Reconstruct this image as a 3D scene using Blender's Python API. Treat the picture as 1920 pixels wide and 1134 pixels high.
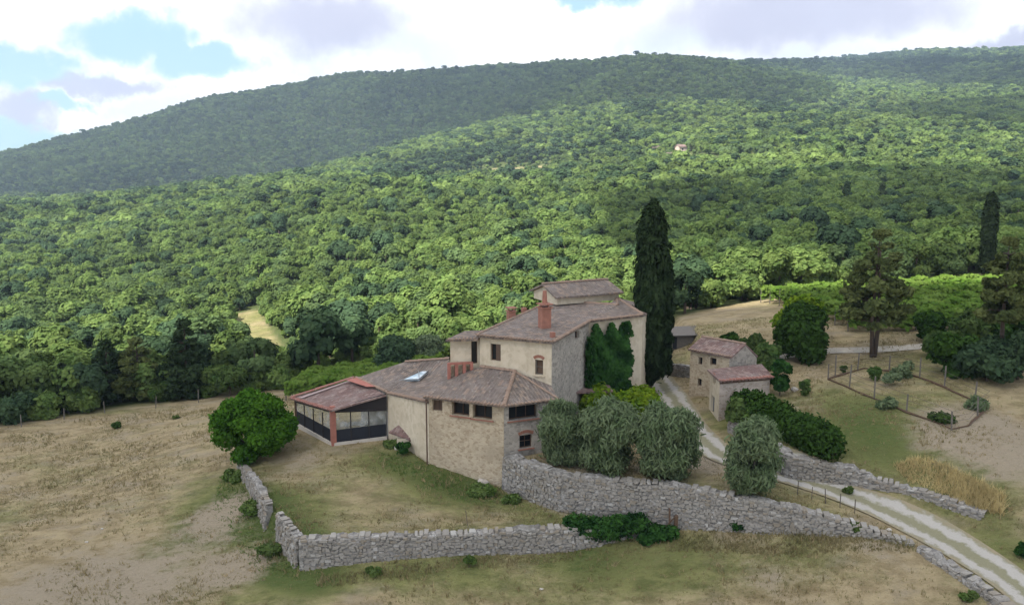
import bpy, math, random
import numpy as np
from mathutils import Vector, Matrix
random.seed(7); RNG = np.random.default_rng(11)
S = bpy.context.scene
for o in list(bpy.data.objects): bpy.data.objects.remove(o)
C = S.collection
R = math.radians

# ---------------------------------------------------------------- camera
CAMH, PITCH, FPX = 20.0, R(8.5), 1507.0
cam = bpy.data.objects.new('camera', bpy.data.cameras.new('camera')); C.objects.link(cam)
cam.location = (0, 0, CAMH); cam.rotation_euler = (R(90) - PITCH, 0, 0)
cam.data.sensor_width = 36; cam.data.lens = 36 * FPX / 1920
cam.data.clip_start = 0.5; cam.data.clip_end = 9000
S.camera = cam
S.render.resolution_x, S.render.resolution_y = 1024, 604
S.view_settings.view_transform = 'Standard'; S.view_settings.look = 'None'
S.view_settings.exposure = 1.2; S.view_settings.gamma = 1

# survey helpers: a sight line from the drone's mast position meets a level or a distance
def ray(u, v):
    a = (u - 960) / FPX; b = (567 - v) / FPX
    return a, math.cos(PITCH) + b * math.sin(PITCH), -math.sin(PITCH) + b * math.cos(PITCH)
def lv(u, v, z):
    a, b, c = ray(u, v); t = (z - CAMH) / c
    return Vector((a * t, b * t, z))
def dp(u, v, y):
    a, b, c = ray(u, v); t = y / b
    return Vector((a * t, y, CAMH + c * t))

# ---------------------------------------------------------------- sun and sky
SUN_EL = R(50); SUNV = Vector((-0.70, -0.66, 0)).normalized() * math.cos(SUN_EL) + Vector((0, 0, math.sin(SUN_EL)))
sl = bpy.data.lights.new('sun', 'SUN'); sl.energy = 5.0; sl.angle = R(0.5); sl.color = (1, .95, .86)
so = bpy.data.objects.new('sun', sl); C.objects.link(so)
so.rotation_euler = SUNV.to_track_quat('Z', 'Y').to_euler(); so.location = (0, 0, 900)

W = bpy.data.worlds.new('World'); S.world = W; W.use_nodes = True
nt = W.node_tree; N = nt.nodes; L = nt.links
def nd(tree, t, **k):
    n = tree.nodes.new(t)
    for a, b in k.items():
        if a.startswith('i_'):
            key = a[2:]; key = int(key) if key.isdigit() else key
            n.inputs[key].default_value = b
        else: setattr(n, a, b)
    return n
def mth(tree, op, a, b=None, c=None, clamp=False):
    n = tree.nodes.new('ShaderNodeMath'); n.operation = op; n.use_clamp = clamp
    for i, x in enumerate((a, b, c)):
        if x is None: continue
        if isinstance(x, (int, float)): n.inputs[i].default_value = x
        else: tree.links.new(x, n.inputs[i])
    return n.outputs[0]
def rng(tree, x, a, b, c=0.0, d=1.0, smooth=True):
    n = tree.nodes.new('ShaderNodeMapRange'); n.interpolation_type = 'SMOOTHSTEP' if smooth else 'LINEAR'
    tree.links.new(x, n.inputs[0])
    for i, q in enumerate((a, b, c, d)): n.inputs[i + 1].default_value = q
    return n.outputs[0]
def mixc(tree, f, a, b, mode='MIX'):
    n = tree.nodes.new('ShaderNodeMix'); n.data_type = 'RGBA'; n.blend_type = mode
    for s, x in ((0, f), (6, a), (7, b)):
        if isinstance(x, (int, float)): n.inputs[s].default_value = x
        elif isinstance(x, tuple): n.inputs[s].default_value = x + (1,) if len(x) == 3 else x
        else: tree.links.new(x, n.inputs[s])
    return n.outputs[2]
def noise(tree, vec, scale, detail=4, rough=.55, dist=0, dim='3D'):
    n = tree.nodes.new('ShaderNodeTexNoise'); n.noise_dimensions = dim
    n.inputs['Scale'].default_value = scale; n.inputs['Detail'].default_value = detail
    n.inputs['Roughness'].default_value = rough; n.inputs['Distortion'].default_value = dist
    if vec is not None: tree.links.new(vec, n.inputs['Vector'])
    return n
N.clear()
out = N.new('ShaderNodeOutputWorld'); bg = N.new('ShaderNodeBackground'); L.new(bg.outputs[0], out.inputs[0])
bg.inputs[1].default_value = 0.1
sky = nd(nt, 'ShaderNodeTexSky', sky_type='NISHITA', sun_disc=False, sun_elevation=SUN_EL,
         sun_rotation=math.atan2(SUNV.x, SUNV.y), altitude=300, air_density=1.0, dust_density=.6, ozone_density=1)
tc = N.new('ShaderNodeTexCoord'); sep = N.new('ShaderNodeSeparateXYZ'); L.new(tc.outputs['Generated'], sep.inputs[0])
az = mth(nt, 'MULTIPLY', mth(nt, 'ARCTAN2', sep.outputs[0], sep.outputs[1]), 57.2958)
el = mth(nt, 'MULTIPLY', mth(nt, 'ARCSINE', sep.outputs[2]), 57.2958)
# cloud plane coordinates, so that the clouds flatten towards the horizon
den = mth(nt, 'MAXIMUM', mth(nt, 'ADD', sep.outputs[2], .12), .05)
cv = N.new('ShaderNodeCombineXYZ')
L.new(mth(nt, 'DIVIDE', sep.outputs[0], den), cv.inputs[0]); L.new(mth(nt, 'DIVIDE', sep.outputs[1], den), cv.inputs[1])
wob = noise(nt, tc.outputs['Generated'], 9, 6, .62)
wob2 = noise(nt, tc.outputs['Generated'], 26, 5, .6)
wsep = N.new('ShaderNodeSeparateColor'); L.new(wob.outputs['Color'], wsep.inputs[0])
wsep2 = N.new('ShaderNodeSeparateColor'); L.new(wob2.outputs['Color'], wsep2.inputs[0])
def wobble(x, ch, amp, amp2):
    a = mth(nt, 'MULTIPLY', mth(nt, 'SUBTRACT', wsep.outputs[ch], .5), amp)
    b = mth(nt, 'MULTIPLY', mth(nt, 'SUBTRACT', wsep2.outputs[ch], .5), amp2)
    return mth(nt, 'ADD', x, mth(nt, 'ADD', a, b))
azw = wobble(az, 0, 9, 3.2); elw = wobble(el, 1, 5, 1.8)
def ang(u, v):
    a, b, c = ray(u, v)
    return math.degrees(math.atan2(a, b)), math.degrees(math.asin(c / math.sqrt(a*a + b*b + c*c)))
def blob(u, v, ru, rv, soft=.62):
    a0, e0 = ang(u, v); k = math.degrees(1 / FPX)
    dx = mth(nt, 'DIVIDE', mth(nt, 'SUBTRACT', azw, a0), ru * k); dy = mth(nt, 'DIVIDE', mth(nt, 'SUBTRACT', elw, e0), rv * k)
    d = mth(nt, 'ADD', mth(nt, 'MULTIPLY', dx, dx), mth(nt, 'MULTIPLY', dy, dy))
    return rng(nt, d, 1 + soft, 1 - soft, 0, 1)
def union(bs):
    r = bs[0]
    for b in bs[1:]: r = mth(nt, 'MAXIMUM', r, b)
    return r
gaps = union([blob(255, 62, 100, 38), blob(375, 128, 92, 30), blob(80, 118, 75, 28), blob(0, 135, 60, 28),
              blob(125, 190, 42, 13), blob(20, 262, 150, 30), blob(1140, -12, 60, 22), blob(320, 95, 40, 30)])
greys = union([blob(620, 55, 170, 60, .8), blob(1490, 25, 250, 62, .8), blob(190, 158, 80, 16, .8), blob(55, 205, 55, 32, .8),
               blob(1890, 78, 80, 22, .8)])
thin = union([blob(850, 105, 60, 42, .9), blob(1235, 88, 60, 36, .9), blob(280, 205, 60, 22, .9), blob(1560, 118, 260, 20, .9)])
hi = noise(nt, cv.outputs[0], .8, 6, .6)
above = rng(nt, el, 13.5, 17)                                     # overhead the cover is broken cloud
cover = mth(nt, 'MULTIPLY', rng(nt, hi.outputs[0], .40, .56), above)
inside = mth(nt, 'MULTIPLY', mth(nt, 'SUBTRACT', 1, gaps), mth(nt, 'SUBTRACT', 1, above))
mask = mth(nt, 'ADD', cover, inside, clamp=True)
body = noise(nt, tc.outputs['Generated'], 5, 5, .6)
white = mixc(nt, rng(nt, body.outputs[0], .35, .65), (5.6, 5.9, 6.3), (7.6, 7.6, 7.8))
cl = mixc(nt, mth(nt, 'MULTIPLY', greys, .85), white, (2.9, 2.95, 3.9))
cl = mixc(nt, mth(nt, 'MULTIPLY', thin, .6), cl, (4.0, 4.5, 5.2))
blue = mixc(nt, .85, mixc(nt, 1.0, sky.outputs[0], (1.0, 1.0, 1.0), 'MULTIPLY'), (2.7, 4.1, 4.6))
blue = mixc(nt, above, blue, sky.outputs[0])
cl = mixc(nt, above, cl, (6.4, 6.6, 7.1))
L.new(mixc(nt, mask, blue, cl), bg.inputs[0])

# ---------------------------------------------------------------- bookkeeping
def tag(o, label=None, cat=None, group=None, kind=None):
    if label: o['label'] = label
    if cat: o['category'] = cat
    if group: o['group'] = group
    if kind: o['kind'] = kind
    return o
def empty(name, loc, label, cat, group=None):
    o = bpy.data.objects.new(name, None); C.objects.link(o); o.location = loc
    return tag(o, label, cat, group)
def root_loc(p):
    v = Vector((0, 0, 0))
    while p is not None: v += p.location; p = p.parent
    return v
def meshobj(name, verts, faces, mats, parent=None, mi=None, smooth=False, uv=None, world=True, loc=None):
    """verts in world metres; stored relative to the thing they belong to"""
    me = bpy.data.meshes.new(name)
    v = np.asarray(verts, dtype=float).reshape(-1, 3)
    off = np.array(root_loc(parent)) if parent is not None else (np.array(loc) if loc is not None else np.zeros(3))
    me.from_pydata((v - off).tolist(), [], faces if isinstance(faces, list) else faces.tolist())
    if not isinstance(mats, (list, tuple)): mats = [mats]
    for m in mats: me.materials.append(m)
    if mi is not None: me.polygons.foreach_set('material_index', np.asarray(mi, dtype=np.int32))
    if smooth: me.polygons.foreach_set('use_smooth', np.ones(len(me.polygons), dtype=bool))
    if uv is not None:
        ul = me.uv_layers.new(name='UVMap'); ul.data.foreach_set('uv', np.asarray(uv, dtype=np.float32).ravel())
    me.update()
    o = bpy.data.objects.new(name, me); C.objects.link(o)
    if parent is not None: o.parent = parent
    elif loc is not None: o.location = loc
    return o
class MB:
    def __init__(s): s.v = []; s.f = []; s.m = []
    def poly(s, pts, m=0):
        i = len(s.v); s.v += [tuple(p) for p in pts]; s.f.append(tuple(range(i, i + len(pts)))); s.m.append(m)
    def box(s, c, sx, sy, sz, rz=0, m=0):
        cx, cy, cz = c; co, si = math.cos(rz), math.sin(rz); i = len(s.v)
        for dz in (-.5, .5):
            for dx, dy in ((-.5, -.5), (.5, -.5), (.5, .5), (-.5, .5)):
                x, y = dx * sx, dy * sy
                s.v.append((cx + x * co - y * si, cy + x * si + y * co, cz + dz * sz))
        for q in ((3, 2, 1, 0), (4, 5, 6, 7), (0, 1, 5, 4), (1, 2, 6, 5), (2, 3, 7, 6), (3, 0, 4, 7)):
            s.f.append(tuple(i + k for k in q)); s.m.append(m)
    def bar(s, a, b, w, h=None, m=0):
        """square bar from a to b"""
        a = Vector(a); b = Vector(b); h = h or w; d = (b - a).normalized()
        up = Vector((0, 0, 1)) if abs(d.z) < .9 else Vector((1, 0, 0))
        x = d.cross(up).normalized() * w / 2; y = x.cross(d).normalized() * h / 2; i = len(s.v)
        for p in (a, b):
            for k in (-x - y, x - y, x + y, -x + y): s.v.append(tuple(p + k))
        for q in ((0, 1, 2, 3), (7, 6, 5, 4), (4, 5, 1, 0), (5, 6, 2, 1), (6, 7, 3, 2), (7, 4, 0, 3)):
            s.f.append(tuple(i + k for k in q)); s.m.append(m)
    def tube(s, pts, rad, n=7, m=0):
        pts = [Vector(p) for p in pts]; base = len(s.v)
        for k, p in enumerate(pts):
            d = (pts[min(k + 1, len(pts) - 1)] - pts[max(k - 1, 0)]).normalized()
            up = Vector((0, 0, 1)) if abs(d.z) < .9 else Vector((1, 0, 0))
            x = d.cross(up).normalized(); y = x.cross(d)
            r = rad[k] if isinstance(rad, (list, tuple)) else rad
            for j in range(n):
                a = 2 * math.pi * j / n; s.v.append(tuple(p + (x * math.cos(a) + y * math.sin(a)) * r))
        for k in range(len(pts) - 1):
            for j in range(n):
                a = base + k * n + j; b = base + k * n + (j + 1) % n
                s.f.append((a, b, b + n, a + n)); s.m.append(m)
        s.f.append(tuple(base + j for j in range(n - 1, -1, -1))); s.m.append(m)
        s.f.append(tuple(base + (len(pts) - 1) * n + j for j in range(n))); s.m.append(m)
    def build(s, name, mats, parent=None, smooth=False, loc=None, uv=None):
        return meshobj(name, s.v, s.f, mats, parent, s.m, smooth, uv=uv, loc=loc)

# ---------------------------------------------------------------- materials
def mat(name):
    m = bpy.data.materials.new(name); m.use_nodes = True; t = m.node_tree; t.nodes.clear()
    o = t.nodes.new('ShaderNodeOutputMaterial'); b = t.nodes.new('ShaderNodeBsdfPrincipled')
    t.links.new(b.outputs[0], o.inputs[0]); b.inputs['Roughness'].default_value = .85
    b.inputs['Specular IOR Level'].default_value = .25
    return m, t, b
def pos(t):
    return t.nodes.new('ShaderNodeNewGeometry').outputs['Position']
def bump(t, b, h, strength=.5, dist=.05):
    n = t.nodes.new('ShaderNodeBump'); n.inputs['Strength'].default_value = strength; n.inputs['Distance'].default_value = dist
    t.links.new(h, n.inputs['Height']); t.links.new(n.outputs[0], b.inputs['Normal'])
def plain(name, col, rough=.8, var=.15, scale=3, metal=0):
    m, t, b = mat(name)
    n = noise(t, pos(t), scale, 5)
    L_ = mixc(t, n.outputs[0], tuple(c * (1 - var) for c in col), tuple(min(1, c * (1 + var)) for c in col))
    t.links.new(L_, b.inputs['Base Color']); b.inputs['Roughness'].default_value = rough; b.inputs['Metallic'].default_value = metal
    return m
def stone(name, cols, mortar, scale=3.2, mort=.05, bs=.6, stain=(.3, .3, .3), stainf=.35, zs=1.5):
    """rubble: squashed voronoi cells, each with its own tone, joints between"""
    m, t, b = mat(name)
    p = pos(t); mp = t.nodes.new('ShaderNodeMapping'); mp.inputs['Scale'].default_value = (1, 1, zs); t.links.new(p, mp.inputs[0])
    w = noise(t, p, 2.2, 3); ad = t.nodes.new('ShaderNodeVectorMath'); ad.operation = 'MULTIPLY_ADD'
    t.links.new(w.outputs['Color'], ad.inputs[0]); ad.inputs[1].default_value = (.25, .25, .25); t.links.new(mp.outputs[0], ad.inputs[2])
    v1 = t.nodes.new('ShaderNodeTexVoronoi'); v1.inputs['Scale'].default_value = scale; t.links.new(ad.outputs[0], v1.inputs['Vector'])
    v2 = t.nodes.new('ShaderNodeTexVoronoi'); v2.feature = 'DISTANCE_TO_EDGE'; v2.inputs['Scale'].default_value = scale
    t.links.new(ad.outputs[0], v2.inputs['Vector'])
    sc = t.nodes.new('ShaderNodeSeparateColor'); t.links.new(v1.outputs['Color'], sc.inputs[0])
    c = mixc(t, rng(t, sc.outputs[0], .1, .9), cols[0], cols[1])
    c = mixc(t, rng(t, sc.outputs[1], .72, .8), c, cols[2])
    fine = noise(t, p, 14, 4)
    c = mixc(t, mth(t, 'MULTIPLY', fine.outputs[0], .35), c, tuple(x * .6 for x in cols[0]))
    jt = rng(t, v2.outputs['Distance'], mort * .3, mort)
    c = mixc(t, jt, mortar, c)
    big = noise(t, p, .35, 6, .65)
    c = mixc(t, mth(t, 'MULTIPLY', rng(t, big.outputs[0], .45, .72), stainf), c, stain)
    t.links.new(c, b.inputs['Base Color']); b.inputs['Roughness'].default_value = .95
    h = mth(t, 'ADD', rng(t, v2.outputs['Distance'], 0, mort * 2.2), mth(t, 'MULTIPLY', fine.outputs[0], .4))
    bump(t, b, h, bs, .06)
    return m
M = {}
M['rubble'] = stone('grey rubble stone', ((.25, .235, .215), (.36, .34, .315), (.16, .15, .14)), (.22, .205, .185), 4.6, .05, .55, (.12, .11, .09), .5)
m, t, b = mat('grey wall stones'); gm_ = t.nodes.new('ShaderNodeNewGeometry'); rp = gm_.outputs['Random Per Island']
c = mixc(t, rp, (.245, .222, .195), (.35, .325, .29)); c = mixc(t, rng(t, mth(t, 'FRACT', mth(t, 'MULTIPLY', rp, 13.7)), .85, .9), c, (.26, .22, .17))
c = mixc(t, rng(t, mth(t, 'FRACT', mth(t, 'MULTIPLY', rp, 5.3)), .94, .95), c, (.43, .41, .38)); nn = noise(t, pos(t), 7, 5, .6); c = mixc(t, mth(t, 'MULTIPLY', nn.outputs[0], .5), c, (.14, .13, .11))
bb = noise(t, pos(t), .5, 5, .6); c = mixc(t, rng(t, bb.outputs[0], .5, .7, 0, .5), c, (.17, .155, .13))
t.links.new(c, b.inputs['Base Color']); bump(t, b, nn.outputs[0], .6, .05); b.inputs['Roughness'].default_value = .95; M['blocks'] = m
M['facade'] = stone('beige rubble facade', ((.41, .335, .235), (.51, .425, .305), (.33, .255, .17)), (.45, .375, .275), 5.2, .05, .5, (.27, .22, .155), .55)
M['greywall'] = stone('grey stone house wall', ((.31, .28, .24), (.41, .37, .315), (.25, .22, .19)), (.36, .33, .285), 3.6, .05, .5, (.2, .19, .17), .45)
M['pinkwall'] = stone('pale stone barn wall', ((.46, .38, .32), (.58, .49, .42), (.38, .30, .24)), (.54, .46, .39), 4.4, .05, .4, (.34, .28, .22), .35)
def plaster(name, a, c2, st):
    m, t, b = mat(name); p = pos(t)
    n = noise(t, p, .9, 6, .62); c = mixc(t, rng(t, n.outputs[0], .3, .7), a, c2)
    mp = t.nodes.new('ShaderNodeMapping'); mp.inputs['Scale'].default_value = (1.6, 1.6, .25); t.links.new(p, mp.inputs[0])
    s2 = noise(t, mp.outputs[0], 1.5, 5, .6); c = mixc(t, mth(t, 'MULTIPLY', rng(t, s2.outputs[0], .5, .75), .5), c, st)
    v = t.nodes.new('ShaderNodeTexVoronoi'); v.inputs['Scale'].default_value = 3.4; t.links.new(p, v.inputs['Vector'])
    s = t.nodes.new('ShaderNodeSeparateColor'); t.links.new(v.outputs['Color'], s.inputs[0])
    c = mixc(t, mth(t, 'MULTIPLY', rng(t, s.outputs[0], .5, .9), .3), c, st)
    t.links.new(c, b.inputs['Base Color']); bump(t, b, noise(t, p, 8, 5).outputs[0], .35, .03)
    return m
M['plaster'] = plaster('worn cream plaster', (.46, .39, .285), (.55, .48, .365), (.32, .26, .185))
M['white'] = plaster('whitewashed wall', (.56, .52, .46), (.68, .64, .58), (.42, .37, .31))
def tiles(name, cols, lich=.35):
    m, t, b = mat(name)
    uv = t.nodes.new('ShaderNodeUVMap').outputs[0]; sp = t.nodes.new('ShaderNodeSeparateXYZ'); t.links.new(uv, sp.inputs[0])
    # barrel tiles: 0.22 m columns, 0.38 m courses
    col = mth(t, 'DIVIDE', sp.outputs[0], .24); row = mth(t, 'DIVIDE', sp.outputs[1], .36)
    wv = mth(t, 'SINE', mth(t, 'MULTIPLY', col, 6.28318))
    cb = t.nodes.new('ShaderNodeCombineXYZ'); t.links.new(mth(t, 'FLOOR', col), cb.inputs[0]); t.links.new(mth(t, 'FLOOR', row), cb.inputs[1])
    wn = t.nodes.new('ShaderNodeTexWhiteNoise'); wn.noise_dimensions = '2D'; t.links.new(cb.outputs[0], wn.inputs['Vector'])
    sc = t.nodes.new('ShaderNodeSeparateColor'); t.links.new(wn.outputs['Color'], sc.inputs[0])
    c = mixc(t, sc.outputs[0], cols[0], cols[1]); c = mixc(t, rng(t, sc.outputs[1], .78, .86), c, cols[2])
    big = noise(t, pos(t), .8, 6, .65); c = mixc(t, mth(t, 'MULTIPLY', rng(t, big.outputs[0], .42, .68), lich), c, (.27, .235, .215))
    spots = noise(t, pos(t), 5, 3, .6); c = mixc(t, mth(t, 'MULTIPLY', rng(t, spots.outputs[0], .58, .7), .55), c, (.36, .32, .28))
    dk = noise(t, pos(t), 2.3, 4, .6); c = mixc(t, mth(t, 'MULTIPLY', rng(t, dk.outputs[0], .55, .72), .5), c, (.09, .065, .06))
    t.links.new(c, b.inputs['Base Color']); b.inputs['Roughness'].default_value = .92
    h = mth(t, 'ADD', mth(t, 'MULTIPLY', wv, .5), mth(t, 'MULTIPLY', mth(t, 'FRACT', row), .35))
    h = mth(t, 'ADD', h, mth(t, 'MULTIPLY', sc.outputs[2], .3))
    bump(t, b, h, .8, .07)
    return m
M['tile'] = tiles('old barrel tiles', ((.125, .10, .085), (.18, .142, .118), (.235, .172, .13)))
M['redtile'] = tiles('newer red tiles', ((.22, .09, .075), (.28, .13, .10), (.33, .17, .13)), .15)
M['redtiledark'] = tiles('weathered red tiles', ((.14, .085, .075), (.19, .12, .105), (.24, .165, .14)), .4)
M['ridge'] = plain('ridge tile', (.25, .175, .13), .9, .35, 2)
M['brick'] = plain('terracotta brick', (.26, .12, .085), .9, .35, 4)
M['redpost'] = plain('red brick pillar', (.29, .12, .09), .9, .3, 4)
M['wood'] = plain('weathered brown wood', (.09, .055, .035), .85, .3, 6)
M['greywood'] = plain('grey weathered wood', (.13, .115, .10), .9, .3, 6)
M['shutter'] = plain('brown shutter', (.10, .065, .045), .7, .2, 6)
M['darkglass'] = plain('dark window', (.012, .014, .017), .25, .3, 1.5)
M['black'] = plain('black panel', (.012, .014, .02), .6, .3, 2)
M['beam'] = plain('dark fascia', (.022, .018, .018), .7, .3, 2)
M['bluedoor'] = plain('blue door', (.05, .075, .12), .6, .2, 3)
M['concrete'] = plain('pale concrete', (.42, .38, .33), .9, .2, 2)
M['metal'] = plain('galvanised metal', (.3, .31, .32), .45, .15, 2, .8)
M['bark'] = plain('bark', (.075, .055, .042), .95, .35, 4)
M['greybark'] = plain('grey bark', (.12, .10, .085), .95, .35, 4)
M['wire'] = plain('rusty wire', (.10, .085, .07), .8, .2, 4)
def glass_clear():
    m, t, b = mat('clear veranda sheet')
    tr = t.nodes.new('ShaderNodeBsdfTransparent'); tr.inputs[0].default_value = (.80, .84, .84, 1)
    gl = t.nodes.new('ShaderNodeBsdfGlossy'); gl.inputs['Roughness'].default_value = .12; gl.inputs[0].default_value = (.8, .85, .88, 1)
    df = t.nodes.new('ShaderNodeBsdfDiffuse'); df.inputs[0].default_value = (.45, .46, .45, 1)
    mx = t.nodes.new('ShaderNodeMixShader'); fr = t.nodes.new('ShaderNodeFresnel'); fr.inputs[0].default_value = 1.5
    t.links.new(mth(t, 'ADD', fr.outputs[0], .08, clamp=True), mx.inputs[0]); t.links.new(tr.outputs[0], mx.inputs[1]); t.links.new(gl.outputs[0], mx.inputs[2])
    m2 = t.nodes.new('ShaderNodeMixShader'); n = noise(t, pos(t), 1.3, 3)
    t.links.new(rng(t, n.outputs[0], .35, .7, .1, .5), m2.inputs[0]); t.links.new(mx.outputs[0], m2.inputs[1]); t.links.new(df.outputs[0], m2.inputs[2])
    t.links.new(m2.outputs[0], [x for x in t.nodes if x.type == 'OUTPUT_MATERIAL'][0].inputs[0])
    return m
M['clear'] = glass_clear()
m, t, b = mat('solar glass'); b.inputs['Roughness'].default_value = .12; b.inputs['Specular IOR Level'].default_value = .9
g = noise(t, pos(t), 1.1, 3); t.links.new(mixc(t, rng(t, g.outputs[0], .42, .58), (.30, .40, .46), (.62, .70, .74)), b.inputs['Base Color']); M['solar'] = m

def leafmat(name, a, c2, c3, trans=.25, objvar=.25, clump=.7):
    """leaf colour from a to c2 by clump, c3 on odd trees; each tree has its own tone"""
    m = bpy.data.materials.new(name); m.use_nodes = True; t = m.node_tree; t.nodes.clear()
    o = t.nodes.new('ShaderNodeOutputMaterial'); p = pos(t)
    n = noise(t, p, clump, 4, .6); c = mixc(t, rng(t, n.outputs[0], .35, .65), a, c2)
    n2 = noise(t, p, 6, 2, .5)
    oi = t.nodes.new('ShaderNodeObjectInfo')
    tint = t.nodes.new('ShaderNodeAttribute'); tint.attribute_type = 'INSTANCER'; tint.attribute_name = 'tint'
    tv = tint.outputs['Fac']
    c = mixc(t, rng(t, oi.outputs['Random'], .55, 1.0, 0, .75), c, c3)
    val = mth(t, 'ADD', mth(t, 'MULTIPLY', mth(t, 'SUBTRACT', n2.outputs[0], .5), .9),
              mth(t, 'ADD', 1.0, mth(t, 'MULTIPLY', mth(t, 'SUBTRACT', mth(t, 'FRACT', mth(t, 'MULTIPLY', oi.outputs['Random'], 7.31)), .5), objvar * 2)))
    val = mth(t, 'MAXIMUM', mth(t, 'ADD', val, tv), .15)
    hs = t.nodes.new('ShaderNodeHueSaturation'); t.links.new(c, hs.inputs['Color']); t.links.new(val, hs.inputs['Value'])
    hs.inputs['Saturation'].default_value = 1.0
    df = t.nodes.new('ShaderNodeBsdfDiffuse'); tr = t.nodes.new('ShaderNodeBsdfTranslucent'); mx = t.nodes.new('ShaderNodeMixShader')
    t.links.new(hs.outputs[0], df.inputs[0]); t.links.new(hs.outputs[0], tr.inputs[0]); mx.inputs[0].default_value = trans
    t.links.new(df.outputs[0], mx.inputs[1]); t.links.new(tr.outputs[0], mx.inputs[2]); t.links.new(mx.outputs[0], o.inputs[0])
    return m
M['oak'] = leafmat('oak leaves', (.088, .142, .040), (.165, .228, .066), (.085, .128, .058), .42, .24)
M['oakfar'] = leafmat('far wood leaves', (.085, .138, .040), (.160, .220, .064), (.085, .125, .058), .42, .24, .05)
M['darkoak'] = leafmat('dark oak leaves', (.040, .072, .036), (.068, .108, .050), (.045, .075, .04), .3, .2)
M['fig'] = leafmat('fig leaves', (.030, .085, .010), (.075, .17, .018), (.05, .12, .012), .3, .05)
M['olive'] = leafmat('olive leaves', (.105, .150, .070), (.17, .215, .115), (.15, .19, .11), .4, .05, 1.2)
M['cyp'] = leafmat('cypress leaves', (.014, .025, .010), (.028, .044, .018), (.02, .03, .014), .1, .05, 1.5)
M['pine'] = leafmat('pine needles', (.065, .085, .03), (.125, .145, .05), (.08, .10, .04), .3, .1)
M['darkpine'] = leafmat('dark conifer needles', (.016, .030, .014), (.035, .055, .022), (.03, .04, .02), .1, .1)
M['ivy'] = leafmat('ivy leaves', (.014, .042, .012), (.04, .10, .022), (.03, .07, .02), .2, .05, 1.3)
M['vine'] = leafmat('vine leaves', (.08, .15, .022), (.145, .215, .045), (.11, .17, .03), .35, .1, .5)
M['yellowvine'] = leafmat('yellow green leaves', (.085, .16, .012), (.18, .25, .02), (.12, .2, .03), .35, .1, .9)
M['hedge'] = leafmat('hedge leaves', (.018, .044, .010), (.042, .085, .016), (.03, .06, .012), .15, .05, 1.0)
M['shrub'] = leafmat('shrub leaves', (.045, .085, .022), (.09, .13, .04), (.06, .09, .03), .25, .2)
M['drygrass'] = leafmat('dry grass', (.40, .32, .155), (.52, .42, .21), (.45, .36, .18), .3, .1, 1.0)
M['drytuft'] = leafmat('straw tufts', (.20, .165, .08), (.34, .27, .15), (.14, .15, .06), .3, .1, .8)
M['grass'] = leafmat('grass tufts', (.17, .165, .07), (.28, .225, .12), (.22, .19, .095), .3, .1, .35)
M['weeds'] = leafmat('green weeds', (.075, .125, .03), (.13, .18, .055), (.09, .13, .04), .3, .1, .8)

# ---------------------------------------------------------------- relief
def cspline(xk, yk, x):
    xk = np.asarray(xk, float); yk = np.asarray(yk, float); n = len(xk); h = np.diff(xk)
    A = np.zeros((n, n)); rhs = np.zeros((n,) + yk.shape[1:]); A[0, 0] = A[-1, -1] = 1
    for i in range(1, n - 1):
        A[i, i-1] = h[i-1]; A[i, i] = 2 * (h[i-1] + h[i]); A[i, i+1] = h[i]
        rhs[i] = 6 * ((yk[i+1] - yk[i]) / h[i] - (yk[i] - yk[i-1]) / h[i-1])
    m2 = np.linalg.solve(A, rhs)
    x = np.clip(x, xk[0], xk[-1]); i = np.clip(np.searchsorted(xk, x) - 1, 0, n - 2)
    return i, (x - xk[i]), h, yk, m2
def ev(c, i, d):
    _, _, h, yk, m2 = c
    hi = h[i]; a = (m2[i+1] - m2[i]) / (6 * hi); b = m2[i] / 2; cc = (yk[i+1] - yk[i]) / hi - hi * (2 * m2[i] + m2[i+1]) / 6
    return yk[i] + d * (cc + d * (b + d * a))
UC = np.array([-500, 0, 320, 640, 960, 1280, 1600, 1920, 2400.])
YC = np.array([90, 130, 180, 250, 330, 420, 520, 650, 800, 1000, 1250, 1500, 1800, 2600.])
VT = np.array([
 [770, 690, 605, 530, 470, 425, 405, 398, 395, 385, 365, 350, 350, 360],
 [755, 675, 592, 517, 457, 409, 390, 381, 380, 355, 320, 298, 305, 330],
 [722, 651, 567, 488, 426, 389, 372, 366, 365, 330, 266, 219, 225, 260],
 [700, 607, 520, 436, 384, 356, 338, 318, 330, 320, 230, 158, 165, 200],
 [657, 556, 480, 412, 368, 347, 322, 268, 240, 215, 165, 131, 140, 180],
 [625, 535, 465, 402, 350, 312, 281, 240, 205, 155, 119, 125, 130, 160],
 [548, 500, 447, 388, 338, 294, 257, 226, 202, 180, 152, 127, 113, 140],
 [527, 487, 440, 388, 342, 302, 262, 225, 190, 160, 130, 105, 100, 120],
 [520, 480, 440, 388, 342, 302, 262, 225, 190, 160, 130, 105, 100, 120]], float)
_U = np.linspace(-500, 2400, 146); _LY = np.linspace(math.log(90), math.log(2600), 160)
_tmp = np.zeros((len(UC), 160))
for k in range(len(UC)):
    c = cspline(np.log(YC), VT[k], _LY); _tmp[k] = ev(c, c[0], c[1])
_tab = np.zeros((146, 160))
for k in range(160):
    c = cspline(UC, _tmp[:, k], _U); _tab[:, k] = ev(c, c[0], c[1])
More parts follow.
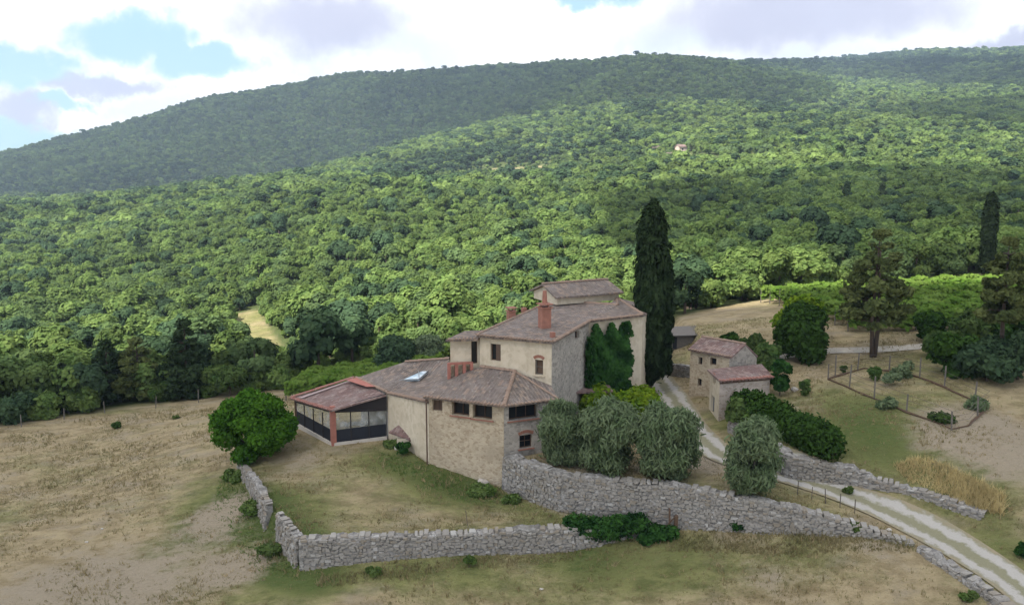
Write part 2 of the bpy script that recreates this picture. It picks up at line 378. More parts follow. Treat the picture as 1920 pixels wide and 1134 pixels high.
def far_z(x, y):
    yy = np.clip(y, 90, 2600); u = 960 + 1515 * x / yy
    fu = np.clip((u + 500) / 2900 * 145, 0, 144.999); fy = np.clip((np.log(yy) - _LY[0]) / (_LY[-1] - _LY[0]) * 159, 0, 158.999)
    i = fu.astype(int); j = fy.astype(int); a = fu - i; b = fy - j
    v = _tab[i, j] * (1-a) * (1-b) + _tab[i+1, j] * a * (1-b) + _tab[i, j+1] * (1-a) * b + _tab[i+1, j+1] * a * b
    q = (567 - v) / FPX
    z = CAMH + yy * (-math.sin(PITCH) + q * math.cos(PITCH)) / (math.cos(PITCH) + q * math.sin(PITCH))
    amp = np.clip((yy - 140) / 700, 0, 1)
    z = z + amp * (4.5 * np.sin(x / 47 + 1.3 * np.sin(yy / 90)) * np.sin(yy / 71 + .6) + 6 * np.sin(x / 131 + yy / 210 + 1) * np.sin(yy / 160))
    return z
def tps(pts):
    P = np.array([(p[0], p[1]) for p in pts], float); Z = np.array([p[2] for p in pts], float); n = len(P)
    def K(r2): return np.where(r2 > 1e-9, .5 * r2 * np.log(np.maximum(r2, 1e-9)), 0)
    r2 = ((P[:, None] - P[None]) ** 2).sum(-1); A = np.zeros((n+3, n+3)); A[:n, :n] = K(r2) + np.eye(n) * .4
    A[:n, n] = 1; A[:n, n+1:] = P; A[n, :n] = 1; A[n+1:, :n] = P.T
    w = np.linalg.solve(A, np.concatenate([Z, np.zeros(3)]))
    def f(x, y):
        s = w[n] + w[n+1] * x + w[n+2] * y
        for k in range(n): s = s + w[k] * K((x - P[k, 0])**2 + (y - P[k, 1])**2)
        return s
    return f
farp = [(x, 118, float(far_z(np.array([x * 1.]), np.array([118.]))[0])) for x in (-90, -65, -45, -25, 0, 20, 40, 60, 90)]
g_ = lambda *a: tuple(lv(*a))
rightp = [g_(1449, 745, 4.2), g_(1555, 712, 5.0), g_(1790, 808, 4.3), g_(1850, 768, 4.8), g_(1637, 668, 5.6), g_(1500, 672, 5.3),
          g_(1760, 880, 2.9), g_(1900, 960, 1.5), g_(1900, 800, 4.2), g_(1900, 700, 5.8), g_(1700, 650, 6.0), g_(1560, 640, 6.0),
          g_(1330, 600, 6.0), g_(1450, 600, 6.5), (60, 60, 6), (75, 80, 8), (60, 40, 2.5), (80, 20, 2)]
fL = tps(farp + [g_(0, 800, -3), g_(250, 765, -2.5), g_(500, 735, -1.8), g_(0, 1134, -3.3), g_(300, 1100, -2.8), g_(560, 1110, -2.0),
     g_(900, 1085, -1.7), g_(1270, 994, -.5), g_(1350, 996, -.15), g_(1450, 1002, .15), g_(1550, 1006, .3), g_(1640, 1010, .4), g_(1710, 1022, .2), g_(1250, 1055, -1.25), g_(1450, 1055, -.75), g_(1620, 1055, -.3), g_(1150, 1045, -1.35), g_(1900, 1134, -.9), g_(1700, 1110, -1.0), g_(1500, 1134, -1.7),
     g_(960, 1134, -2.3), g_(430, 905, -.9), g_(440, 855, -.5), g_(350, 800, -1.3), g_(100, 900, -3), g_(520, 1000, -1.3), (-17.5, 64, .6), g_(470, 930, -.8),
     (-10, 74, .3), (0, 80, 1.0), (12, 84, 3.2), (-22, 76, -1.0), (-75, 60, -4), (-80, 30, -5), (0, 20, -4), (30, 20, -2), (-60, 10, -5),
     (45, 60, 5), (60, 75, 7), (70, 40, 2), (26, 88, 6.3)])
fU = tps(farp[5:] + rightp[4:] + [g_(945, 850, 2.0), g_(1060, 885, 2.0), g_(1290, 905, 2.0), g_(1440, 940, 1.75), g_(1600, 978, 1.0), g_(1700, 1015, .2),
     g_(1245, 725, 2.5), g_(1290, 800, 2.4), g_(1345, 850, 2.2), g_(1480, 890, 1.8), g_(1620, 935, 1.2), g_(1750, 990, .5), g_(1910, 1085, -.5),
     g_(1900, 1134, -.9), g_(1840, 980, .95), g_(1300, 745, 3.0), g_(1215, 735, 2.4), g_(1352, 795, 2.7), g_(1420, 800, 3.2), (0, 80, 1.0), (12, 84, 3.2),
     (26, 88, 6.3), g_(1270, 690, 3.2), (30, 20, -2), (0, 60, 2)])
fM = tps(farp[5:] + rightp + [g_(1380, 775, 3.5), g_(1480, 848, 3.1), g_(1600, 877, 2.5), g_(1700, 908, 1.95), g_(1840, 955, 1.4), g_(1700, 850, 3.2)])
fY = tps([(-0.5, 50.8, 0.0), (-5.7, 52.8, .95), g_(625, 835, .8), g_(728, 822, 1.1), (-17.0, 61.2, .95), g_(455, 872, -.05), g_(560, 1008, -.1), g_(800, 1000, -.15),
     g_(1075, 988, -.1), g_(1250, 972, -.35), g_(600, 900, .35), g_(800, 930, .15), (-17.5, 66, .6), (-19.5, 58, .1)])
def segd(x, y, a, b):
    ax, ay = a[:2]; bx, by = b[:2]; dx, dy = bx - ax, by - ay
    t = np.clip(((x - ax) * dx + (y - ay) * dy) / (dx*dx + dy*dy), 0, 1)
    return np.hypot(x - ax - t * dx, y - ay - t * dy)
def inpoly(x, y, P):
    c = np.zeros(np.shape(x), bool); n = len(P)
    for i in range(n):
        x1, y1 = P[i][:2]; x2, y2 = P[(i+1) % n][:2]
        if y1 == y2: continue
        c ^= ((y1 > y) != (y2 > y)) & (x < (x2 - x1) * (y - y1) / (y2 - y1) + x1)
    return c
def soft(x, y, P, w=.22):
    d = np.full(np.shape(x), 1e9)
    for i in range(len(P)): d = np.minimum(d, segd(x, y, P[i], P[(i+1) % len(P)]))
    s = np.where(inpoly(x, y, P), d, -d)
    return np.clip(s / (2 * w) + .5, 0, 1)
# wall centre lines (world metres)
W1 = [tuple(lv(452, 870, -.1))[:2], tuple(lv(478, 905, -.1))[:2], tuple(lv(505, 958, -.1))[:2], tuple(lv(525, 975, -.1))[:2], tuple(lv(562, 1012, -.1))[:2]]
W2 = [W1[-1], tuple(lv(800, 1003, -.15))[:2], tuple(lv(1075, 992, -.15))[:2], tuple(lv(1262, 978, -.4))[:2]]
W3 = [(-.35, 50.95), tuple(lv(1060, 893, 2.0))[:2], tuple(lv(1290, 917, 1.9))[:2], tuple(lv(1440, 945, 1.7))[:2], tuple(lv(1600, 982, .95))[:2], tuple(lv(1705, 1016, .2))[:2]]
W4 = [tuple(lv(1375, 792, 3.3))[:2], tuple(lv(1480, 856, 3.0))[:2], tuple(lv(1600, 882, 2.4))[:2], tuple(lv(1700, 913, 1.9))[:2], tuple(lv(1780, 940, 1.6))[:2], tuple(lv(1842, 962, 1.3))[:2]]
PY = W1 + W2[1:] + [(9.6, 46.6)] + [(-.5, 51.2), (-5.7, 53.2), (-9, 58), (-13, 58.5), (-17, 64), (-22, 66)]
PU = W3 + [tuple(lv(1960, 1180, -1))[:2], (60, 15), (120, 15), (300, 118), (0, 118), (0, 80), (-2, 62)]
PM = W4 + [tuple(lv(1900, 965, 1.4))[:2], (60, 38), (150, 38), (300, 118), (18, 118), (17.5, 60)]
def near_z(x, y):
    zl = fL(x, y); zu = fU(x, y); zm = fM(x, y); zy = fY(x, y)
    z = zl
    z = z + (zy - z) * soft(x, y, PY)
    z = z + (zu - z) * soft(x, y, PU)
    z = z + (zm - z) * soft(x, y, PM)
    return z
def gz(x, y):
    x = np.atleast_1d(np.asarray(x, float)); y = np.atleast_1d(np.asarray(y, float)); x, y = np.broadcast_arrays(x, y)
    z = np.empty(x.shape); nr = y < 120
    w = np.clip((y - 88) / 30, 0, 1); w = w * w * (3 - 2 * w)
    if nr.any():
        xn = np.clip(x[nr], -140, 140); yn = np.clip(y[nr], 5, 130)
        zn = near_z(xn, yn); zf = far_z(x[nr], y[nr]); ww = w[nr]
        z[nr] = zn * (1 - ww) + zf * ww
    if (~nr).any(): z[~nr] = far_z(x[~nr], y[~nr])
    return z
def g1(x, y): return float(gz(x, y)[0])
def lg(u, v, z=None):
    '''where the sight line first meets the near ground'''
    yy = np.arange(30, 125, .12); a, b, c = ray(u, v); t_ = yy / b; z_ = CAMH + c * t_; k = np.where(z_ <= gz(a * t_, yy))[0]
    if not len(k): return lv(u, v, z)
    k = k[0]; return Vector((a * t_[k], yy[k], float(z_[k])))

# ---------------------------------------------------------------- ground sheet
def onland(u, v, y0=100, y1=1700):
    """first place where the sight line meets the hills"""
    y = y0
    while y < y1:
        p = dp(u, v, y)
        if p.z <= g1(p.x, p.y): return Vector((p.x, p.y, g1(p.x, p.y)))
        y *= 1.01
    return None

def onl2(u, v, y0=100): p = onland(u, v, y0); return (p.x, p.y)
TRACK = [onl2(462, 590), onl2(478, 625), onl2(500, 668), onl2(518, 690)]
TERR = [onl2(690, 352, 250), onl2(800, 335, 300), onl2(900, 324, 300), onl2(1010, 318, 300)]
HAM = [onl2(1225, 290, 300), onl2(1270, 290, 300), onl2(1340, 305, 300), onl2(1440, 300, 300)]
def clearing(x, y):
    d = np.full(np.shape(x), 9.0)
    for P, r in ((TRACK, 3.2), (TERR, 9), (HAM, 4.5)):
        for a, b_ in zip(P[:-1], P[1:]): d = np.minimum(d, segd(x, y, a, b_) / r)
    return d
ys = np.concatenate([[-600, -250, -100, -40, -10, 5, 14, 20], np.arange(24, 100, .36)])
g = [ys[-1]]
while g[-1] < 2300: g.append(g[-1] * 1.012 + .05)
ys = np.concatenate([ys, g[1:]])
tx = np.concatenate([np.linspace(-3, -.75, 24)[:-1], np.linspace(-.75, .75, 400), np.linspace(.75, 3, 24)[1:]])
X = tx[None, :] * np.maximum(np.abs(ys), 85)[:, None]; X[ys < 100] = (tx * 85)[None, :]; Y = np.repeat(ys[:, None], len(tx), 1)
Z = gz(X.ravel(), Y.ravel()).reshape(X.shape)
V = np.stack([X, Y, Z], -1).reshape(-1, 3); nr_, nc_ = X.shape
ii = (np.arange(nr_-1)[:, None] * nc_ + np.arange(nc_-1)[None]).ravel()
F = np.stack([ii, ii+1, ii+1+nc_, ii+nc_], 1)
def gauss(x, y, c, r):
    return np.exp(-(((x - c[0]) ** 2 + (y - c[1]) ** 2) / r ** 2))
def field_edge(x):
    return np.interp(x, [-120, -62, -48.7, -38, -26, -15, 0, 8, 14, 20, 27, 45, 60, 110], [58, 67, 73.5, 78.5, 83, 88, 90, 86, 82, 86, 93, 100, 103, 103])
LPS = [lv(455, 905, -1.2), lv(500, 985, -1.6), lv(540, 1085, -1.9)]
xs_, ys_ = V[:, 0], V[:, 1]
green = np.zeros(len(V)); bare = np.zeros(len(V))
for u, v, z, r, w in ((430, 930, -1, 3.2, 1), (470, 985, -1.5, 2.6, 1.2), (515, 1060, -1.8, 2.6, 1.2), (600, 1095, -1.9, 2.2, .9), (760, 1080, -1.8, 2, .7),
    (880, 1065, -1.7, 2, .7), (1100, 1050, -1.6, 3, .7), (1280, 1050, -1.5, 3, .5), (1500, 1040, -1.2, 3, .4), (360, 1010, -2, 2.5, .5), (720, 870, .5, 3, .8), (800, 900, .3, 3, .8),
    (900, 925, 0, 3, 1.0), (560, 945, 0, 3, .5), (640, 980, 0, 3, .4), (1000, 950, 0, 2, .5), (300, 1030, -2.5, 3, .35), (150, 870, -3, 4, .3), (1000, 1110, -2, 5, .25), (1250, 1100, -2, 5, .3),
    (1560, 770, 4, 4, .6), (1640, 830, 3.5, 4, .9), (1700, 780, 4, 4, .4), (1420, 830, 3, 3, .4), (1830, 920, 2, 3, .6), (1900, 1020, .8, 3, .7), (1290, 660, 4, 3, .6),
    (1400, 760, 3.8, 2.5, .9), (1750, 690, 5.5, 5, .4), (1860, 640, 7, 6, .2), (-100, 1000, -3, 6, .3)):
    p = lv(u, v, z); green += w * gauss(xs_, ys_, p, r)
for u, v, z, r, w in ((420, 960, -1.3, 2.6, .9), (460, 1060, -2, 2, .8), (100, 1110, -3, 6, .8), (300, 1110, -3, 5, .5), (1480, 770, 4, 3, .6), (1870, 850, 3, 4.5, 1.0), (1800, 830, 3.5, 3, .6),
    (1100, 955, -.2, 2.5, .8), (1650, 1000, .9, 2, .6), (1330, 870, 2, 2.5, .9), (1270, 740, 3, 3, .5), (1240, 700, 3, 2, .4), (1450, 1115, -2, 3, .5), (560, 870, .3, 3, .6), (1700, 640, 6, 6, .3), (1905, 560, 7, 12, 1.0), (1560, 900, 2, 2, .5)):
    p = lv(u, v, z); bare += w * gauss(xs_, ys_, p, r)
wood_ = np.clip((ys_ - field_edge(xs_)) / 3, 0, 1)
clr = clearing(xs_, ys_); wood_ = np.where(clr < 1, wood_ * np.clip(clr * 3 - 2, 0, 1), wood_); green = np.where(clr < 1, np.where(ys_ < 250, .55, .2), green)
me = bpy.data.meshes.new('ground'); me.from_pydata(V.tolist(), [], F.tolist())
ca = me.attributes.new('zones', 'FLOAT_COLOR', 'POINT')
ca.data.foreach_set('color', np.stack([np.clip(green, 0, 1.2), np.clip(bare, 0, 1), wood_, np.ones(len(V))], 1).astype(np.float32).ravel())
me.polygons.foreach_set('use_smooth', np.ones(len(F), bool))
m, t, b = mat('meadow ground'); p = pos(t)
at = t.nodes.new('ShaderNodeAttribute'); at.attribute_name = 'zones'; sp = t.nodes.new('ShaderNodeSeparateColor'); t.links.new(at.outputs['Color'], sp.inputs[0])
mp = t.nodes.new('ShaderNodeMapping'); mp.inputs['Scale'].default_value = (.55, 1, 1); mp.inputs['Rotation'].default_value = (0, 0, .2); t.links.new(p, mp.inputs[0])
n1 = noise(t, mp.outputs[0], .22, 8, .66); n2 = noise(t, mp.outputs[0], 1.1, 7, .7); n3 = noise(t, p, 5, 5, .7); n4 = noise(t, mp.outputs[0], .6, 6, .6)
tan_ = mixc(t, rng(t, n2.outputs[0], .36, .64), (.245, .19, .108), (.375, .30, .178))
tan_ = mixc(t, rng(t, n4.outputs[0], .48, .66, 0, .6), tan_, (.30, .25, .18))
grn = mixc(t, rng(t, n2.outputs[0], .35, .65), (.115, .125, .045), (.22, .215, .085))
gm = mth(t, 'ADD', mth(t, 'MULTIPLY', sp.outputs[0], 1.0), mth(t, 'MULTIPLY', mth(t, 'SUBTRACT', n1.outputs[0], .50), 2.6))
gm = mth(t, 'ADD', gm, mth(t, 'MULTIPLY', mth(t, 'SUBTRACT', n3.outputs[0], .5), .8))
c = mixc(t, rng(t, gm, -.05, .85), tan_, grn)
deep = mixc(t, n3.outputs[0], (.055, .085, .025), (.12, .14, .045))
c = mixc(t, rng(t, mth(t, 'ADD', sp.outputs[0], mth(t, 'MULTIPLY', mth(t, 'SUBTRACT', n2.outputs[0], .5), 1.2)), .65, 1.15), c, deep)
br = mixc(t, n3.outputs[0], (.24, .195, .135), (.37, .31, .225))
c = mixc(t, rng(t, mth(t, 'ADD', sp.outputs[1], mth(t, 'MULTIPLY', mth(t, 'SUBTRACT', n2.outputs[0], .5), 1.4)), .3, .8), c, br)
c = mixc(t, rng(t, n3.outputs[0], .6, .75, 0, .55), c, (.10, .08, .05))
fl = mixc(t, n1.outputs[0], (.05, .07, .025), (.10, .12, .045)); c = mixc(t, sp.outputs[2], c, fl)
t.links.new(c, b.inputs['Base Color']); b.inputs['Roughness'].default_value = 1; b.inputs['Specular IOR Level'].default_value = .05
bump(t, b, mth(t, 'ADD', n3.outputs[0], mth(t, 'MULTIPLY', n2.outputs[0], 2)), .9, .22)
me.materials.append(m); M['ground'] = m
ground = bpy.data.objects.new('ground', me); C.objects.link(ground); tag(ground, kind='structure')
ground['label'] = 'dry tan and green meadow ground rising into hills'

# ---------------------------------------------------------------- roads
def ribbon(name, pts, wid, m, lift=.06, nx=9):
    P = [Vector((p[0], p[1], 0)) for p in pts]
    # Catmull-Rom through the surveyed points
    q = []
    for i in range(len(P) - 1):
        a, b_, c_, d = P[max(i-1, 0)], P[i], P[i+1], P[min(i+2, len(P)-1)]
        n = max(2, int((c_ - b_).length / .45))
        for k in range(n):
            s = k / n; q.append(.5 * ((2*b_) + (c_ - a) * s + (2*a - 5*b_ + 4*c_ - d) * s*s + (3*b_ - a - 3*c_ + d) * s**3))
    q.append(P[-1]); vs = []; uv = []; acc = 0; rows = []
    for k, c0 in enumerate(q):
        d = (q[min(k+1, len(q)-1)] - q[max(k-1, 0)]).normalized(); nrm = Vector((d.y, -d.x, 0))
        if k: acc += (q[k] - q[k-1]).length
        for j in range(nx):
            s = j / (nx - 1) - .5; pp = c0 + nrm * s * wid; vs.append((pp.x, pp.y, 0)); rows.append((s * wid, acc))
    vs = np.array(vs); z = gz(vs[:, 0], vs[:, 1]).reshape(-1, nx)
    mid = z[:, nx//2:nx//2+1]; z = np.maximum(z, mid - .5); z[:, 0] -= .0
    k = np.ones(5) / 5
    vs[:, 2] = z.ravel() + lift
    fs = []; uvs = []
    for r in range(len(q) - 1):
        for j in range(nx - 1):
            a = r * nx + j; f = (a, a + nx, a + nx + 1, a + 1); fs.append(f); uvs += [rows[i] for i in f]
    return meshobj(name, vs, fs, m, uv=uvs, smooth=True)
def roadmat(name, track, mid_, w1=.62, w2=.36):
    m, t, b = mat(name); uv = t.nodes.new('ShaderNodeUVMap').outputs[0]; sp = t.nodes.new('ShaderNodeSeparateXYZ'); t.links.new(uv, sp.inputs[0])
    n = noise(t, pos(t), 1.6, 6, .65); n3 = noise(t, pos(t), 9, 4, .7)
    x = mth(t, 'ABSOLUTE', mth(t, 'ADD', sp.outputs[0], mth(t, 'MULTIPLY', mth(t, 'SUBTRACT', n.outputs[0], .5), 1.1)))
    dt = mth(t, 'ABSOLUTE', mth(t, 'SUBTRACT', x, w1 + .22))
    tr = rng(t, dt, w2 + .16, w2 - .10)
    c1 = mixc(t, n3.outputs[0], track, tuple(k * 1.3 for k in track)); c2 = mixc(t, n3.outputs[0], mid_, tuple(k * 1.5 for k in mid_))
    edge = rng(t, x, w1 + .4, w1 + .85); c2 = mixc(t, edge, c2, (.26, .215, .14))
    t.links.new(mixc(t, tr, c2, c1), b.inputs['Base Color']); b.inputs['Roughness'].default_value = 1
    bump(t, b, mth(t, 'ADD', n3.outputs[0], n.outputs[0]), .6, .08)
    return m
M['road'] = roadmat('gravel wheel tracks', (.31, .29, .26), (.16, .15, .095), .38, .24)
M['path'] = plain('beaten gravel path', (.38, .34, .28), 1, .25, 1.5)
RD = [lv(*p) for p in ((1238, 712, 2.7), (1258, 745, 2.55), (1285, 785, 2.45), (1312, 822, 2.3), (1352, 852, 2.2), (1420, 876, 2.0), (1485, 895, 1.75), (1555, 916, 1.5), (1625, 942, 1.15), (1700, 972, .8), (1760, 1000, .45),
                       (1830, 1042, -.05), (1905, 1095, -.55), (1990, 1170, -1.0))] + [Vector((27, 26, -2))]
road = tag(ribbon('road', [(13.0, 76, 0)] + [tuple(p) for p in RD], 2.3, M['road']), 'pale gravel farm road with two wheel tracks and a grassy middle', kind='structure')
PT = [lv(*p) for p in ((1460, 668, 5.3), (1540, 657, 5.7), (1640, 656, 5.8), (1750, 651, 6.0), (1860, 640, 6.4), (2000, 630, 6.8))]
tag(ribbon('path', PT, 1.5, M['path'], .05, 5), 'pale gravel path behind the lone pine', kind='structure')

# ---------------------------------------------------------------- rubble walls
def stones(o, q, top, thick, drop, r):
    '''the wall's own stones, laid in rough courses on its outer face and top'''
    L_ = (q[-1] - q[0]).length; vs = []; fs = []; cum = [0]
    for a, b_ in zip(q[:-1], q[1:]): cum.append(cum[-1] + (b_ - a).length)
    def at_(s):
        k = min(max(int(np.searchsorted(cum, s)) - 1, 0), len(q) - 2); f = (s - cum[k]) / (cum[k+1] - cum[k]); d = (q[k+1] - q[k]).normalized(); return q[k].lerp(q[k+1], f), d
    def block(c, d, n_, w, dd, h):
        i = len(vs); tl = r.normal(0, .025)
        for sz in (-1, 1):
            for sx, sy in ((-1, -1), (1, -1), (1, 1), (-1, 1)):
                k = r.uniform(.55, 1.0); p = c + d * (sx * w / 2 * k + sz * tl) + n_ * (sy * dd / 2) + Vector((0, 0, sz * h / 2 * r.uniform(.55, 1))); vs.append(tuple(p))
        for f in ((3, 2, 1, 0), (4, 5, 6, 7), (0, 1, 5, 4), (1, 2, 6, 5), (2, 3, 7, 6), (3, 0, 4, 7)): fs.append(tuple(i + x for x in f))
    z = 0; T = cum[-1]; course = 0
    while z < 4:
        h = r.uniform(.11, .2); s = r.uniform(0, .3); any_ = False
        while s < T:
            w = r.uniform(.13, .42); c, d = at_(min(s + w / 2, T)); n_ = Vector((d.y, -d.x, 0)); zt = top(c.x, c.y, s / T); zb = g1(c.x + n_.x * .9, c.y + n_.y * .9) - .15
            if zt - z - h > zb:
                any_ = True; f = (zt - z - zb) / max(.3, zt - zb)
                c2 = c + n_ * (thick / 2 + (1 - f) * .12 + r.normal(0, .022)); c2.z = zt - z - h / 2 + r.normal(0, .045)
                if r.uniform() > .10: block(c2, d, n_, w * r.uniform(.85, 1.1), .15, h * r.uniform(.8, 1.35))
            s += w
        z += h
        if not any_: break
    s = 0
    while s < T:
        w = r.uniform(.22, .5); c, d = at_(min(s + w / 2, T)); n_ = Vector((d.y, -d.x, 0)); c.z = top(c.x, c.y, s / T) + r.uniform(-.06, .07)
        if r.uniform() > .12: block(c, d, n_, w, thick * r.uniform(.6, 1.05), r.uniform(.1, .24))
        s += w
    c = meshobj('stones', vs, fs, M['blocks'], o)
def rubble_wall(name, line, top, label, group, drop, thick=.75, cat='stone wall', rough=.09):
    line = [Vector((p[0], p[1], 0)) for p in line]; q = []; L_ = 0
    for a, b_ in zip(line[:-1], line[1:]):
        n = max(1, round((b_ - a).length / .3))
        q += [a.lerp(b_, k / n) for k in range(n)]
    q.append(line[-1]); nz = 9; vs = []; prof = []
    r = np.random.default_rng(len(q) * 7 + int(abs(line[0].x) * 10)); walk = 0; walk2 = 0
    for k, c0 in enumerate(q):
        d = (q[min(k+1, len(q)-1)] - q[max(k-1, 0)]).normalized(); nrm = Vector((d.y, -d.x, 0))
        s = k / (len(q) - 1); walk = walk * .7 + r.normal(0, rough * .8); zt = top(c0.x, c0.y, s) + walk
        zb = min(g1(*(c0 + nrm * .9)[:2]), g1(*(c0 - nrm * .9)[:2])) - drop
        prof_k = []
        for j in range(nz): # outer face, slightly battered
            f = j / (nz - 1); off = thick / 2 + (1 - f) * .12; pp = c0 + nrm * (off + r.normal(0, .018)); prof_k.append((pp.x, pp.y, zb + (zt - zb) * f + (r.normal(0, .02) if 0 < j else 0)))
        for j in range(3):
            pp = c0 + nrm * (thick / 2) * (.5 - .5 * j); prof_k.append((pp.x, pp.y, zt + r.normal(0, rough * .6) + .03))
        for j in range(4):
            f = 1 - j / 3; pp = c0 - nrm * (thick / 2 + r.normal(0, .03)); prof_k.append((pp.x, pp.y, zb + (zt - zb) * f))
        vs += prof_k
    n = nz + 7; fs = []
    for k in range(len(q) - 1):
        for j in range(n - 1):
            a = k * n + j; fs.append((a, a + n, a + n + 1, a + 1))
    fs.append(tuple(range(0, n))); fs.append(tuple((len(q) - 1) * n + j for j in range(n - 1, -1, -1)))
    c0 = line[len(line) // 2]; o = meshobj(name, vs, fs, M['rubble'], loc=(c0.x, c0.y, g1(c0.x, c0.y)))
    stones(o, q, top, thick, drop, r)
    return tag(o, label, cat, group)
yz = lambda x, y: float(fY(np.array([x]), np.array([y]))[0])
uz = lambda x, y: float(fU(np.array([x]), np.array([y]))[0])
mz = lambda x, y: float(fM(np.array([x]), np.array([y]))[0])
GW = 'dry stone walls of the farm'
rubble_wall('stone_wall', W1[:3][::1], lambda x, y, s: yz(x, y) + .12 + .35 * s, 'short leaning piece of yard wall just below the round fig tree', GW, .3, .45)
rubble_wall('stone_wall', [W1[3], W1[4]], lambda x, y, s: yz(x, y) + .45 - .3 * s, 'left side wall of the grassy yard, nearest its lower corner', GW, .4, .45)
rubble_wall('stone_wall', W2[:3], lambda x, y, s: yz(x, y) + .12, 'long front wall of the grassy yard, lowest grey rubble wall', GW, .4)
rubble_wall('stone_wall', W2[2:], lambda x, y, s: yz(x, y) + .02 - .25 * (s > .3), 'broken stretch of yard wall half hidden under dark ivy', GW, .4)
rubble_wall('stone_wall', W3, lambda x, y, s: uz(x, y) + .2 - .1 * s, 'long grey retaining wall running from the tower under the olives to the road', GW, .4, .8)
rubble_wall('stone_wall', W4, lambda x, y, s: mz(x, y) + .12, 'grey retaining wall above the road below the hedge and golden grass', GW, .35, .8)
W5 = [lv(1725, 1028, .1), lv(1780, 1062, -.3), lv(1850, 1112, -.8), lv(1950, 1190, -1.2)]
rubble_wall('stone_wall', W5, lambda x, y, s: uz(x, y) + .25, 'low tumbled wall along the road at the lower right corner', GW, .3, .7, rough=.15)
rubble_wall('stone_wall', [lv(1236, 688, 3.0), lv(1262, 696, 3.2), lv(1296, 700, 3.4)], lambda x, y, s: g1(x, y) + .85, 'low grey wall across the drive between cypress and barn', GW, .3, .5, rough=.05)
# ---------------------------------------------------------------- building helpers
def panel(mb, p0, p1, zb, zt0, zt1=None, ops=(), depth=.32, m=0, rm=0):
    """wall face; seen from outside p0 is left. ops: (s0,s1,z0,z1) openings with reveals"""
    zt1 = zt0 if zt1 is None else zt1
    p0 = Vector((p0[0], p0[1], 0)); p1 = Vector((p1[0], p1[1], 0)); Lg = (p1 - p0).length; d = (p1 - p0) / Lg; nin = Vector((-d.y, d.x, 0))
    zm = min(zt0, zt1)
    ss = sorted(set([0, Lg] + [x for o in ops for x in o[:2]])); zs = sorted(set([zb, zm] + [x for o in ops for x in o[2:4]]))
    P = lambda s, z, i=0: tuple(p0 + d * s + nin * i + Vector((0, 0, z)))
    for a, b_ in zip(ss[:-1], ss[1:]):
        for c_, e in zip(zs[:-1], zs[1:]):
            if any(o[0] - 1e-6 <= a and b_ <= o[1] + 1e-6 and o[2] - 1e-6 <= c_ and e <= o[3] + 1e-6 for o in ops): continue
            mb.poly([P(a, c_), P(b_, c_), P(b_, e), P(a, e)], m)
    if zt0 != zt1:
        if zt1 > zt0: mb.poly([P(0, zm), P(Lg, zm), P(Lg, zt1)], m)
        else: mb.poly([P(0, zm), P(Lg, zm), P(0, zt0)], m)
    for s0, s1, z0, z1 in [o[:4] for o in ops]:
        mb.poly([P(s0, z0), P(s0, z0, depth), P(s0, z1, depth), P(s0, z1)], rm); mb.poly([P(s1, z0, depth), P(s1, z0), P(s1, z1), P(s1, z1, depth)], rm)
        mb.poly([P(s0, z0, depth), P(s0, z0), P(s1, z0), P(s1, z0, depth)], rm); mb.poly([P(s0, z1), P(s0, z1, depth), P(s1, z1, depth), P(s1, z1)], rm)
def opening(parent, p0, p1, o, name='window', depth=.3, bars=(1, 1), frame='wood', sill='brick', arch=None, pane='darkglass', shutter=None, label=None):
    s0, s1, z0, z1 = o[:4]; p0 = Vector((p0[0], p0[1], 0)); p1 = Vector((p1[0], p1[1], 0)); d = (p1 - p0).normalized(); nin = Vector((-d.y, d.x, 0)); rz = math.atan2(d.y, d.x)
    P = lambda s, z, i=0: p0 + d * s + nin * i + Vector((0, 0, z))
    a = MB(); a.poly([P(s0 - .02, z0 - .02, depth - .03), P(s1 + .02, z0 - .02, depth - .03), P(s1 + .02, z1 + .02, depth - .03), P(s0 - .02, z1 + .02, depth - .03)])
    w = a.build(name, M[pane], parent)
    if label: w['label'] = label
    f = MB(); t_ = .055; i0 = depth - .09
    for s in (s0 + t_/2, s1 - t_/2): f.bar(P(s, z0, i0), P(s, z1, i0), t_)
    for z in (z0 + t_/2, z1 - t_/2): f.bar(P(s0 + t_, z, i0), P(s1 - t_, z, i0), t_)
    for k in range(1, bars[0] + 1):
        s = s0 + (s1 - s0) * k / (bars[0] + 1); f.bar(P(s, z0 + t_, i0 + .01), P(s, z1 - t_, i0 + .01), t_ * .8)
    for k in range(1, bars[1] + 1):
        z = z0 + (z1 - z0) * k / (bars[1] + 1); f.bar(P(s0 + t_, z, i0 + .02), P(s1 - t_, z, i0 + .02), t_ * .7)
    f.build('frame', M[frame], w)
    if sill:
        s_ = MB(); s_.bar(P(s0 - .12, z0 - .06, -.03), P(s1 + .12, z0 - .06, -.03), .22, .06); s_.build('sill', M[sill], w)
    if arch:
        s_ = MB(); n = 7
        for k in range(n):
            u0 = s0 - .08 + (s1 - s0 + .16) * k / n; u1 = s0 - .08 + (s1 - s0 + .16) * (k + .9) / n
            h = lambda u: .16 * (1 - ((u - (s0 + s1) / 2) / ((s1 - s0) / 2 + .1)) ** 2)
            s_.bar(P(u0, z1 + .09 + h(u0), -.012), P(u1, z1 + .09 + h(u1), -.012), .05, .2)
        s_.build('arch', M[arch], w)
    if shutter:
        for sd in shutter:
            s_ = MB(); sw = (s1 - s0) / 2
            c0 = P(s0 + sw * (.5 if sd < 0 else 1.5), (z0 + z1) / 2, .07); s_.box(c0, sw - .03, .045, z1 - z0 - .04, rz)
            for k in range(9): s_.box(c0 + Vector((0, 0, (k - 4) * (z1 - z0) / 10)) - nin * .03, sw - .14, .03, .05, rz)
            s_.build('shutter', M['shutter'], w)
    return w
